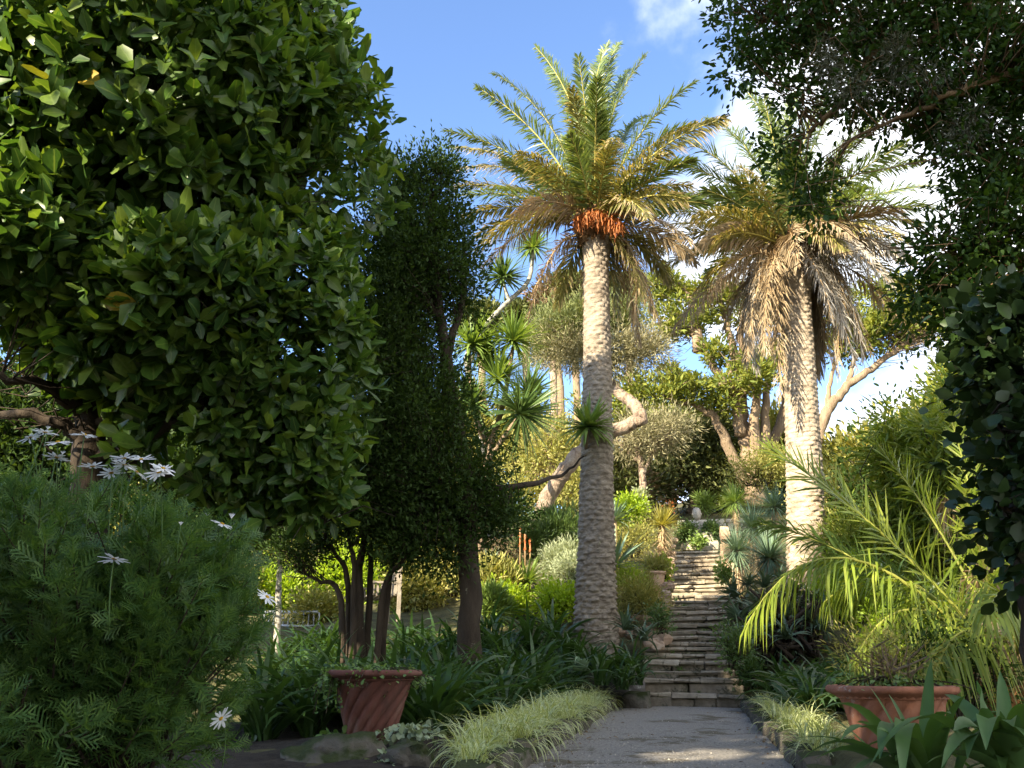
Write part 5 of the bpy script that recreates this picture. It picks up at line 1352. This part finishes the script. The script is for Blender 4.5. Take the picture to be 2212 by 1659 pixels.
# ================================================================== slope planting
LINE = tpl_diamond(1, .14, .02, .1)
make_bush('dark_evergreen_bush', 'dark clipped evergreen bush below the bent pale trunk', 1090, 1160, 17.5, 110, 110, 'fine_leaf', DIA, 201, 90, 40, .14, .07)
make_bush('rosemary_bush', 'dark blue-green feathery bush left of the palm trunk on the slope', 1200, 1190, 19, 130, 75, 'sword_dark', LINE, 202, 90, 55, .16, .17, up=.9)
make_bush('rosemary_bush', 'small dark feathery bush under the dark evergreen on the slope', 1150, 1205, 18.5, 90, 60, 'sword_dark', LINE, 203, 60, 45, .14, .15, up=.9)
make_bush('brown_shrub', 'low russet brown shrub right of the speckled trunk', 1080, 1235, 18, 140, 55, 'brown_bush', DIA, 204, 100, 40, .12, .06)
make_bush('grey_bush', 'rounded silver-green bush left of the palm trunk', 1210, 1240, 16.6, 78, 62, 'grey_bush', LINE, 205, 90, 50, .1, .1)
make_bush('grey_bush', 'loose silver-green bush touching the left palm trunk', 1225, 1285, 16, 90, 70, 'grey_bush', LINE, 206, 90, 50, .11, .1)
make_bush('lime_plant', 'bright lime-green leafy plants at the left foot of the palm', 1205, 1330, 15, 110, 55, 'lime_bush', OVAL, 207, 90, 26, .1, .08, cat='plant')
make_bush('lime_plant', 'bright lime-green leafy plants under the flowering yucca', 1090, 1325, 15.3, 110, 50, 'lime_bush', OVAL, 208, 90, 26, .1, .08, cat='plant')
make_bush('dry_grass', 'fine pale dry grasses beside the speckled trunk', 1075, 1300, 15.8, 100, 75, 'olive_bush', LINE, 209, 70, 45, .1, .2, up=1.2, cat='grass')
make_bush('spiky_tuft', 'pale yellow-green grassy tuft right of the speckled trunk foot', 1062, 1335, 14.6, 80, 50, 'sword', LINE, 210, 40, 40, .07, .2, up=1.1, cat='grass')
make_bush('golden_shrub', 'airy golden-green shrub spilling over the rockery', 1380, 1345, 14.3, 120, 85, 'olive_bush', LINE, 211, 120, 50, .1, .085, cat='shrub')
make_bush('golden_shrub', 'yellow-green cushion above the rockery stones', 1350, 1275, 15.6, 80, 45, 'lime_bush', LINE, 212, 70, 45, .08, .07)
make_bush('lime_plant', 'fresh green leaves on the left edge of the stairs', 1440, 1270, 16.2, 46, 60, 'lime_bush', ROUND, 213, 26, 14, .07, .06, cat='plant')
make_bush('silver_shrub', 'tall grey-brown twiggy shrub behind the sword-leaved plants', 1365, 1205, 18.5, 110, 70, 'olive_bush', DIA, 214, 100, 45, .12, .05)
make_bush('silver_shrub', 'grey-green shrub around the golden yucca foot', 1425, 1185, 21, 50, 40, 'grey_bush', DIA, 215, 50, 40, .1, .05)
make_bush('lime_plant', 'lime-green ground cover at the top of the left slope', 1355, 1125, 23.5, 90, 45, 'lime_bush', OVAL, 216, 90, 24, .13, .1, cat='plant')
make_bush('silver_spire', 'small silvery upright plant on the terrace edge', 1385, 1105, 24.5, 24, 42, 'grey_bush', OVAL, 217, 30, 24, .08, .1, cat='plant')
make_bush('small_palm_shrub', 'little spiky shrub standing behind the wall at the stair head', 1522, 1100, 28, 26, 30, 'sword', LINE, 218, 24, 30, .08, .2, up=.6)
make_bush('red_flower_shrub', 'low reddish-flowered plants beside the golden yucca', 1450, 1105, 24.5, 40, 22, 'orange_flower', DIA, 219, 14, 5, .06, .05, cat='plant')
make_bush('low_green_plant', 'green cushion under the stone bust', 1508, 1183, 24.8, 26, 18, 'sword', ROUND, 220, 18, 20, .08, .08, cat='plant')
make_bush('low_green_plant', 'dark green plants left of the stone bust', 1482, 1165, 25.2, 36, 28, 'sword_dark', OVAL, 221, 60, 24, .1, .08, cat='plant')
make_bush('low_green_plant', 'dark green plants right of the stone bust', 1538, 1160, 25.4, 36, 26, 'sword_dark', OVAL, 222, 60, 24, .1, .08, cat='plant')
make_bush('olive_shrub', 'golden-olive bush between the yuccas and the thick palm', 1640, 1050, 26, 150, 70, 'olive_bush', DIA, 223, 120, 40, .2, .09)
make_bush('olive_shrub', 'large pale olive bush right of the thick palm trunk', 1850, 1190, 18, 220, 190, 'olive_bush', DIA, 224, 220, 50, .2, .07)
make_bush('olive_shrub', 'soft pale green bush at the right behind the young palm', 1900, 1290, 15, 260, 160, 'bamboo', NARROW, 225, 220, 50, .18, .11)
make_bush('lime_plant', 'sunlit green bush right of the aloe mound', 1845, 1350, 13.8, 150, 120, 'lime_bush', OVAL, 226, 150, 30, .13, .07, cat='shrub')
make_bush('lime_plant', 'sunlit leafy plants beyond the right pot', 2040, 1440, 9.5, 240, 120, 'lime_bush', OVAL, 227, 150, 30, .12, .07, cat='plant')
make_bush('bamboo_clump', 'tall narrow-leaved yellow-green thicket beyond the young palm', 2040, 1250, 12.5, 230, 400, 'bamboo', NARROW, 228, 210, 40, .13, .2, up=-.3)
make_bush('bamboo_clump', 'feathery yellow-green thicket at the far right', 2160, 1300, 11.5, 260, 480, 'bamboo', NARROW, 229, 210, 40, .13, .18, up=-.3)
make_bush('dark_evergreen', 'dark evergreen behind the narrow-leaved thickets at the right', 2060, 1280, 15.5, 420, 420, 'fine_leaf', OVAL, 236, 320, 34, .2, .1, cat='tree')
make_bush('shade_shrub', 'small shaded fern-like shrub right of the lower steps', 1590, 1460, 12.3, 70, 100, 'sword_dark', OVAL, 230, 60, 24, .07, .05)
make_bush('shade_shrub', 'low dark plants under the kerb right of the lower steps', 1625, 1490, 11.4, 50, 50, 'fine_leaf', OVAL, 231, 40, 20, .06, .045)
make_bush('wall_plant', 'narrow dark plants along the left edge of the upper stairs', 1428, 1370, 13.5, 40, 60, 'sword_dark', OVAL, 232, 40, 24, .06, .045)
make_bush('lime_plant', 'green sprig at the right edge of the stairs', 1566, 1262, 17.6, 22, 40, 'sword', OVAL, 233, 24, 20, .07, .07, cat='plant')

# sunlit shrubs seen under the left trees
for q, (dx, dy, Y, w, h, m, lab) in enumerate([(600, 1345, 19, 170, 130, 'lime_bush', 'bright lime shrub glimpsed under the left trees by the railing'), (760, 1335, 20, 180, 150, 'lime_bush', 'yellow-green shrub glimpsed between the fanning stems'), (900, 1335, 17.5, 150, 120, 'olive_bush', 'tawny sunlit shrub left of the speckled trunk'),
        (960, 1300, 19, 140, 130, 'olive_bush', 'golden shrub behind the speckled trunk'), (480, 1350, 18, 200, 170, 'olive_bush', 'sunlit shrub behind the daisy bush'), (300, 1330, 17, 320, 320, 'olive_bush', 'tall olive shrub seen through the broad-leaved tree'), (40, 1330, 16, 320, 380, 'olive_bush', 'tall yellow-green shrub behind the broad-leaved tree at far left'),
        (680, 1345, 17, 150, 50, 'olive_bush', 'low tawny shrub in front of the white railing'), (560, 1280, 23, 260, 240, 'olive_bush', 'large golden shrub far behind the daisy bush'), (840, 1260, 24, 320, 200, 'lime_bush', 'large lime shrub far behind the fanning stems')]):
    make_bush('sunlit_shrub', lab, dx, dy, Y, w, h, m, OVAL, 240 + q, int(60 + w * h / 250), 32, .18, .10)

# weeds in the joints of the steps
WEED = [strap_clump(s_ + 80, 22, .13, .012, (10, 85), (30, 120), .03, 4, (.8, 1, .6, .05), 0, 'ivy', 'step_weed', .3) for s_ in range(3)]
r = np.random.default_rng(33)
for q in range(26):
    k = int(r.integers(0, 20)); edge = r.random() < .6
    x = (-.45 if k < 6 else -.12) + r.uniform(0, .12) if edge and r.random() < .5 else (r.uniform(.75, 1.0) if edge else r.uniform(-.1, .9))
    place('step_weed', WEED[q % 3], (x, STEP_Y[k] + .33 if k < 24 else STEP_Y[k], STEP_Z[k] - .005), r.uniform(0, 6), r.uniform(.6, 1.4), label='small green weed sprouting between the stone steps', cat='weed', group='weeds in the joints of the steps')

# ------------------------------------------------------------------ background trees
SPRAY = tpl_diamond(1, .34, .05, .1)
def bt(name, label, trunk, trad, limbs, blobs, mat, n, per, cr, size, seed, bark='bark_cypress', **kw):
    b = trunk[0] - UPV * .4
    return make_tree(name, label, 'tree', b, [b] + list(trunk), trad, limbs, blobs, SPRAY if 'leaf' not in kw else kw.pop('leaf'), mat, bark, n, per, cr, size, seed, **kw)
# bent pale pine behind the left palm
bp = bt('bent_pine', 'pine with thick pale bent trunk passing behind the left palm', P((1163, 1140, 20.5), (1185, 1075, 20.3), (1225, 1010, 20.2), (1290, 945, 20.4), (1350, 922, 20.6), (1382, 905, 20.6), (1372, 878, 20.8), (1340, 850, 21), (1310, 815, 21.2), (1290, 770, 21.4)), (.23, .12),
        [P((1290, 775, 21.4), (1230, 750, 21.2), (1180, 720, 21)), P((1300, 790, 21.4), (1370, 770, 21.2), (1430, 740, 21)), P((1290, 770, 21.4), (1290, 710, 21.4), (1280, 660, 21.4))],
        [blob(1220, 705, 21, 60, 45, .9), blob(1290, 685, 21.4, 70, 45, 1), blob(1180, 720, 21, 35, 28, .5), blob(1350, 690, 21.8, 50, 40, .7)], 'pine', 150, 90, .2, .17, 301, bark='bark_pale', leaf=LINE, up=.7, limb_r=.3)
r = np.random.default_rng(6)
cl, out = clump_points([blob(1215, 755, 21, 65, 40, .9), blob(1320, 770, 20.8, 60, 40, .9), blob(1400, 765, 21, 48, 38, .8), blob(1270, 765, 21, 60, 35, .9), blob(1370, 740, 21.2, 60, 30, .7)], 190, r, .4)
pos, d, nr = leaf_cloud(r, cl, out, 70, .18)
mb = MB(); scatter(mb, LINE, pos, d, nr, .17 * r.uniform(.5, 1.3, len(pos))); mb.build('lichen_twigs', M['pine_grey'], bp, kind='stuff')
bt('slim_pine', 'slim pale pine trunk left of the palm holding a grey crown', P((1194, 1000, 26), (1197, 900, 26), (1196, 800, 26), (1190, 740, 26)), (.14, .11), [], [blob(1200, 735, 26, 70, 40, 1), blob(1160, 760, 26, 40, 25, .7)], 'pine_grey', 90, 60, .2, .2, 302, bark='bark_pale', leaf=LINE)
# windswept cypress tops behind
for q, (dx, dy, w, h, Y) in enumerate([(1195, 645, 50, 32, 40), (1345, 632, 36, 20, 42), (1125, 690, 22, 14, 40), (1030, 695, 55, 25, 38), (1230, 625, 40, 15, 40)]):
    bt('windswept_cypress', ['brown-green windswept cypress top left of the palm trunk', 'dark windswept cypress top right of the palm trunk', 'smallest cypress tuft on the skyline left of the palm', 'dark cypress top behind the cabbage tree heads', 'flat cypress layer touching the palm trunk left side'][q],
       P((dx + 20, 1000, Y), (dx + 10, dy + 80, Y), (dx, dy + 10, Y)), (.3, .1), [], [blob(dx, dy, Y, w, h, 1.4), blob(dx + w * .4, dy - h * .3, Y, w * .5, h * .6, 1)], 'cypress_dark' if q != 0 else 'brown_bush', 60, 60, .3, .3, 310 + q)
# the great cypress in the middle
bt('great_cypress', 'great spreading cypress with many bare limbs between the two palms', P((1628, 1062, 32), (1612, 980, 32), (1600, 880, 32), (1600, 780, 32), (1605, 660, 32)), (.42, .12),
   [P((1615, 1050, 32), (1570, 960, 31.5), (1535, 895, 31), (1470, 868, 30.5), (1400, 850, 30)), P((1625, 1050, 32), (1650, 930, 32), (1660, 800, 32), (1680, 700, 32)), P((1605, 900, 32), (1560, 820, 32), (1510, 740, 32), (1470, 680, 32)), P((1605, 850, 32), (1580, 740, 32.4), (1550, 640, 32.5)),
    P((1635, 1050, 32.4), (1690, 900, 33), (1700, 820, 33), (1760, 780, 33)), P((1600, 940, 31.8), (1585, 850, 31.4), (1570, 780, 31)), P((1630, 1050, 31.8), (1632, 900, 31.6), (1640, 780, 31.4), (1650, 700, 31.2)), P((1510, 760, 32), (1490, 640, 32), (1440, 600, 32))],
   [blob(1420, 858, 30, 75, 18, 1.4), blob(1500, 842, 30.5, 70, 22, 1.4), blob(1560, 870, 31, 50, 20, 1.2), blob(1600, 830, 30.8, 80, 24, 1.5), blob(1360, 835, 30, 45, 22, 1), blob(1440, 820, 30.5, 55, 18, 1), blob(1470, 700, 32, 70, 45, 1.6), blob(1540, 640, 32.5, 90, 50, 1.8), blob(1430, 620, 32, 55, 45, 1.4), blob(1640, 670, 32, 90, 45, 1.6), blob(1690, 760, 32.6, 60, 30, 1.2), blob(1545, 760, 31.5, 55, 25, 1), blob(1640, 780, 31.2, 60, 22, 1.1)],
   'cypress', 400, 46, .2, .24, 320, flat=.5, up=.6, shell=.6, limb_r=.6, ns=12)
bt('leaning_cypress', 'cypress leaning right behind the thick palm trunk', P((1760, 980, 31), (1785, 890, 31), (1830, 835, 31), (1890, 790, 31), (1960, 740, 31)), (.26, .09),
   [P((1785, 890, 31), (1800, 800, 31), (1830, 730, 31)), P((1830, 835, 31), (1850, 770, 31), (1880, 700, 31))], [blob(1810, 745, 31, 70, 32, 1.4), blob(1880, 720, 31, 80, 40, 1.5), blob(1960, 700, 31, 80, 45, 1.5), blob(1920, 640, 31.5, 90, 40, 1.5), blob(1830, 680, 31.5, 60, 30, 1.2), blob(2040, 660, 31.5, 90, 60, 1.5), blob(2150, 650, 31.5, 120, 90, 1.5)], 'cypress', 280, 46, .21, .24, 321, flat=.5, up=.5, shell=.6)
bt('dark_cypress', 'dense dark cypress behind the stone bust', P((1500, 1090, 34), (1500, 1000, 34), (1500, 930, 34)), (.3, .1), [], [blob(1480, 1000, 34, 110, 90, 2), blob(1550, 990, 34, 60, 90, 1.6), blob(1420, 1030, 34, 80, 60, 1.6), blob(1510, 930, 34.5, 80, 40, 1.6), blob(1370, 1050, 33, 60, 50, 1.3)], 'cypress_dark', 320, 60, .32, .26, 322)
bt('grey_cypress', 'pale lichen-grey small tree with orange trunk left of the dark cypress', P((1388, 1075, 28), (1386, 1010, 28), (1375, 960, 28)), (.16, .08), [P((1386, 1030, 28), (1410, 980, 28), (1440, 950, 28)), P((1384, 1000, 28), (1350, 970, 28), (1330, 950, 28))], [blob(1370, 935, 28, 70, 35, 1.2), blob(1440, 930, 28, 60, 35, 1.2), blob(1400, 960, 28, 80, 25, 1.2)], 'pine_grey', 130, 60, .22, .2, 323, bark='bark_pale', leaf=LINE)
bt('olive_tree', 'olive-brown tree mass left of the palm trunk', P((1190, 1120, 25), (1190, 1020, 25), (1180, 950, 25)), (.2, .08), [], [blob(1160, 1000, 25, 70, 70, 1.5), blob(1210, 960, 26, 70, 60, 1.5), blob(1230, 1060, 24, 60, 60, 1.2), blob(1130, 1080, 24, 50, 50, 1.2)], 'olive_bush', 230, 60, .22, .13, 324)
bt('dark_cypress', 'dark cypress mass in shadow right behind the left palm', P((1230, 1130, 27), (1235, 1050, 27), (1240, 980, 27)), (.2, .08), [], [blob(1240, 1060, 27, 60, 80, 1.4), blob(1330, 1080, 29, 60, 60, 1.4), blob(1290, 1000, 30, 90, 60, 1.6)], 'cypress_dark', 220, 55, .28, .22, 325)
bt('round_cypress', 'broad green cypress crown between the palms at mid height', P((1450, 1060, 38), (1450, 960, 38), (1440, 900, 38)), (.3, .1), [], [blob(1400, 905, 38, 90, 40, 2), blob(1480, 925, 38, 80, 40, 2), blob(1340, 880, 38, 60, 40, 1.6), blob(1260, 880, 40, 30, 25, 1)], 'cypress', 130, 50, .26, .26, 326, flat=.6)
for q, (dx, dy, Y, w, h, m, lab) in enumerate([(1680, 1010, 36, 130, 120, 'olive_bush', 'hazy olive trees behind the great cypress foot'), (1830, 1030, 32, 180, 70, 'olive_bush', 'pale olive trees on the skyline right of the thick palm'), (2010, 1000, 30, 180, 90, 'olive_bush', 'golden-green trees on the right skyline'), (2160, 980, 30, 260, 220, 'cypress', 'tall green trees at the right background'),
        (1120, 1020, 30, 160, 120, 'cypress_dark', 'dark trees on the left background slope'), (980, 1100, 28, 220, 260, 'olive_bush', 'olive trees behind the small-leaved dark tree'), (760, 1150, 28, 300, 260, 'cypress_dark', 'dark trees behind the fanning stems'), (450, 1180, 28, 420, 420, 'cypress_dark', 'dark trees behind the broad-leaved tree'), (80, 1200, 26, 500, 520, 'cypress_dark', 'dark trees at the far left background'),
        (1330, 1100, 31, 120, 90, 'brown_bush', 'brown shrubs behind the left palm on the terrace'), (1560, 1090, 36, 120, 110, 'cypress_dark', 'dark shrubs at the foot of the great cypress'), (1690, 1090, 35, 120, 90, 'cypress_dark', 'dark shrubs left of the thick palm trunk on the skyline')]):
    make_bush('background_trees', lab, dx, dy, Y, w, h, m, SPRAY, 340 + q, int(60 + w * h / 260), 42, .36, .30, cat='tree')

# ------------------------------------------------------------------ bust, plinth, small pots
def bust():
    Y = 25.6
    b = at(1508, 1152, Y); h = at(1508, 1096, Y)[2] - b[2]
    s = h / .95
    t = thing('stone_bust', b, 'weathered stone bust of a bearded man on blocks at the stair head', 'statue')
    nu, nv = 40, 30
    th, ph = np.meshgrid(np.linspace(0, 2 * np.pi, nu, endpoint=False), np.linspace(-np.pi / 2, np.pi / 2, nv), indexing='ij')
    x, y, z = np.cos(ph) * np.sin(th), -np.cos(ph) * np.cos(th), np.sin(ph)
    P0 = np.stack([x * .155, y * .175, z * .21], -1)
    front = np.clip(-y, 0, 1)
    def bumpat(cx, cz, w, hh):
        return np.exp(-(((x * .155 - cx) / w) ** 2 + ((z * .21 - cz) / hh) ** 2)) * front
    dis = .05 * bumpat(0, -.01, .022, .05) + .018 * bumpat(0, .055, .08, .018) - .022 * bumpat(.05, .03, .025, .018) - .022 * bumpat(-.05, .03, .025, .018) - .012 * bumpat(0, -.075, .04, .01) + .05 * bumpat(0, -.14, .09, .07)
    hair = np.clip((z - .35) * 2, 0, 1) + np.clip(y + .1, 0, 1) + np.clip(-z - .45, 0, 1) * 1.2
    dis = dis + .025 * np.clip(hair, 0, 1) * (1 + np.sin(th * 11 + ph * 7) * np.sin(ph * 16)) + .02 * np.exp(-((np.abs(x) - .98) / .08) ** 2) * np.exp(-((z) / .2) ** 2)
    P0 = P0 + unit(P0) * dis[..., None]; P0[..., 2] += .70
    i, j = np.meshgrid(np.arange(nu), np.arange(nv - 1), indexing='ij'); i2 = (i + 1) % nu
    mb = MB(); mb.add(P0 * s + b, np.stack([i * nv + j, i2 * nv + j, i2 * nv + j + 1, i * nv + j + 1], -1).reshape(-1, 4))
    m2 = MB(); lathe(m2, [(.17, 0), (.2, .03), (.21, .12), (.235, .2), (.25, .28), (.24, .36), (.19, .42), (.105, .46), (.09, .52), (.10, .62)], 28, lambda th, z, k: .03 * np.cos(2 * th) * (z > .1) * (z < .45) + .006 * np.sin(th * 5 + z * 30))
    m2.V[0] = m2.V[0] * s * [1, .8, 1] + b
    mb.add(m2.V[0], m2.Q[0])
    mb.build('bust', M['statue'], t)
    pl = thing('bust_plinth', at(1508, 1185, Y), 'stacked rough stone blocks carrying the bust', 'plinth')
    z = b[2]
    for q, (w, hh) in enumerate([(60, 17), (74, 20), (82, 22)]):
        W, Hh = metres(w, Y), metres(hh, Y); z -= Hh
        o = link('stone_block', stone_mesh('stone_block', W, W * .8, Hh - .01, M['statue' if q == 0 else 'stone_pale'], seed=q + 3, g=3, power=9, rough=.05), pl, world=False)
        o.location = (b[0] + .03 * q, Y, z); o.rotation_euler = (0, 0, .04 * q); o.matrix_parent_inverse = ROOTINV[pl.name]
bust()
def small_pot(dx, dy, Y, w, h, mat, label):
    c = at(dx, dy, Y); W = metres(w, Y) / 2; hh = metres(h, Y)
    t = thing('small_pot', c, label, 'pot')
    mb = MB(); lathe(mb, [(W * .62, 0), (W * .75, hh * .4), (W * .9, hh * .8), (W * .92, hh * .86)], 28); mb.V[0] += c; mb.build('body', M[mat], t)
    mb = MB(); lathe(mb, [(W * .92, hh * .85), (W * 1.05, hh * .87), (W * 1.06, hh), (W * .9, hh), (W * .85, hh * .8), (.01, hh * .85)], 28); mb.V[0] += c; mb.build('rim', M[mat], t)
small_pot(1418, 1278, 15.9, 40, 38, 'terracotta_pale', 'pale terracotta pot on the rockery left of the stairs')
small_pot(1415, 1298, 15.0, 26, 20, 'terracotta', 'small reddish pot half hidden in the rockery shrub')
make_bush('pot_plant', 'grassy plant growing in the pale rockery pot', 1418, 1242, 15.9, 46, 36, 'olive_bush', LINE, 401, 20, 30, .05, .12, up=1, cat='plant')

# ------------------------------------------------------------------ bench and railing under the left trees
def box(mb, c, s, rz=0.0, mi=0):
    x, y, z = np.array(s) / 2
    V = np.array([[a, b, d] for a in (-x, x) for b in (-y, y) for d in (-z, z)])
    cz, sn = math.cos(rz), math.sin(rz)
    V = V @ np.array([[cz, sn, 0], [-sn, cz, 0], [0, 0, 1]]) + np.asarray(c)
    mb.add(V, np.array([[0, 1, 3, 2], [4, 6, 7, 5], [0, 4, 5, 1], [2, 3, 7, 6], [0, 2, 6, 4], [1, 5, 7, 3]]))
def bench():
    Y = 14.5; b = at(815, 1345, Y); rz = R(-62)
    t = thing('garden_bench', b, 'weathered slatted wooden bench half hidden behind the fanning stems', 'bench')
    c, s = math.cos(rz), math.sin(rz)
    def loc(x, y, z):
        return b + np.array([x * c - y * s, x * s + y * c, z])
    def part(name, x, y, z, sx, sy, szz):
        mb = MB(); box(mb, loc(x, y, z), (sx, sy, szz), rz); mb.build(name, M['wood_grey'], t, smooth=False)
    for k in range(6):
        part('seat_slat', 0, -.22 + k * .085, .44, 1.3, .06, .025)
    for k in range(17):
        part('back_slat', -.6 + k * .075, .27, .70, .035, .022, .42)
    part('back_rail', 0, .27, .93, 1.34, .035, .07); part('back_rail', 0, .27, .48, 1.34, .035, .06)
    for x in (-.66, .66):
        part('leg', x, -.24, .30, .06, .06, .62); part('leg', x, .27, .46, .06, .06, .94); part('arm_rest', x, .0, .64, .07, .58, .035)
        for k in range(6):
            part('side_slat', x, -.18 + k * .075, .54, .02, .035, .18)
bench()
rl = thing('white_railing', at(630, 1345, 17), 'low white railing glimpsed beyond the left trees', 'railing')
a, b = at(572, 1322, 17), at(690, 1322, 16.5)
for zo in (0, -.28):
    mb = MB(); tube(mb, [a + UPV * zo, b + UPV * zo], .03, 6); mb.build('rail', M['white_paint'], rl)
for k in np.linspace(0, 1, 12):
    p = a + (b - a) * k; mb = MB(); tube(mb, [p - UPV * .36, p], .016, 5); mb.build('baluster', M['white_paint'], rl)

# ------------------------------------------------------------------ fallen leaves and twigs on the path
r = np.random.default_rng(9)
fl = MB(); q = tpl_leaf(1, .5, 3, .2, .5, [.1, 1, .8, .05]); fl.add(q[0], q[1], None, q[3]); fm = fl.mesh('fallen_leaf', M['dead_leaf'])
for k in range(110):
    y = 4.7 + 7.2 * r.random() ** 1.3; side = -1 if r.random() < .6 else 1
    x = side * (.76 - abs(r.normal() * (.13 if k % 3 else .5)))
    place('fallen_leaf', fm, (x, y, float(path_z(y)) + .012), r.uniform(0, 6), r.uniform(.018, .05), rot=(r.normal() * .2, r.normal() * .2, r.uniform(0, 6)), label='small brown fallen leaf at the edge of the gravel path', cat='leaf', group='fallen leaves on the path')
# soil in the beds in front
mb = MB(); X, Y_ = np.meshgrid(np.linspace(-4.5, -.95, 30), np.linspace(2, 13.2, 70))
mb.add(np.stack([X, Y_, H(X, Y_) + .012 + .02 * noise3(np.stack([X, Y_, 0 * X], -1) * 4, 8)], -1), np.stack([(i_ := np.arange(69)[:, None] * 30 + np.arange(29)[None]), i_ + 1, i_ + 31, i_ + 30], -1).reshape(-1, 4))
mb.build('bed_soil', M['soil'], kind='structure')

# ------------------------------------------------------------------ unseen trees behind the camera, crowns placed and shaped to shade the view
def shade_tree(label, x, y, h, blobs, seed, n=260, per=34, gaps=()):
    b = np.array([x, y, 0.1])
    make_tree('unseen_shade_tree', label, 'tree', b, [b, b + [0, 0, h * .35], b + [.2, .1, h * .75]], (.22, .08), [[b + [0, 0, h * .3], b + [1.2, 0, h * .55]], [b + [0, 0, h * .35], b + [-1.2, .3, h * .6]]],
              [(np.array(c, float), np.array(s, float)) for c, s in blobs], DIA, 'overhead_leaf', 'bark_dark', n, per, .22, .26, seed, shell=.7, twig=.01, gaps=gaps)
SUNSPOTS = [((.10, 6.0, .14), .30), ((.36, 6.05, .14), .30), ((.55, 6.2, .14), .26), ((1.08, 7.6, .35), .42), ((1.1, 6.9, .35), .34), ((-2.1, 10.0, .9), .34)]  # spots meant to be sunlit; the unseen crowns are opened towards them
shade_tree('first unseen shade tree of the row behind the viewpoint, farthest left', -10.5, -3.4, 6, [((-10.6, -3.3, 5.1), (1.6, 1.2, 3.6)), ((-9.0, -3.3, 5.1), (1.3, 1.2, 4.1)), ((-8.0, -3.3, 9.4), (.65, .9, 1.25)), ((-9.0, -3.3, 8.3), (.7, .9, .7))], 501, 950, gaps=SUNSPOTS)
shade_tree('second unseen shade tree of the row behind the viewpoint', -6, -3.4, 6, [((-6.9, -3.3, 5.6), (1.3, 1.2, 4.4)), ((-4.9, -3.3, 4.1), (1.4, 1.2, 3.1))], 502, 700, gaps=SUNSPOTS)
shade_tree('third unseen shade tree of the row behind the viewpoint', -2.4, -3.4, 5, [((-3.1, -3.3, 3.9), (1.4, 1.2, 2.9)), ((-1.2, -3.3, 4.3), (1.3, 1.2, 3.4)), ((.8, -3.3, 4.3), (1.3, 1.2, 3.4))], 504, 760, gaps=SUNSPOTS)
shade_tree('tallest unseen tree behind the viewpoint, with a high crown added for shade', -5, -4.5, 15, [((-7.0, -3.5, 12.6), (1.6, 1.3, 2.0)), ((-4.8, -3.5, 13.0), (1.7, 1.3, 2.3)), ((-2.4, -3.5, 12.8), (1.6, 1.3, 2.2)), ((-7.3, -3.3, 11.0), (1.0, 1.0, .9))], 503, 1000)  # unseen crown added to keep the overhanging tree dark
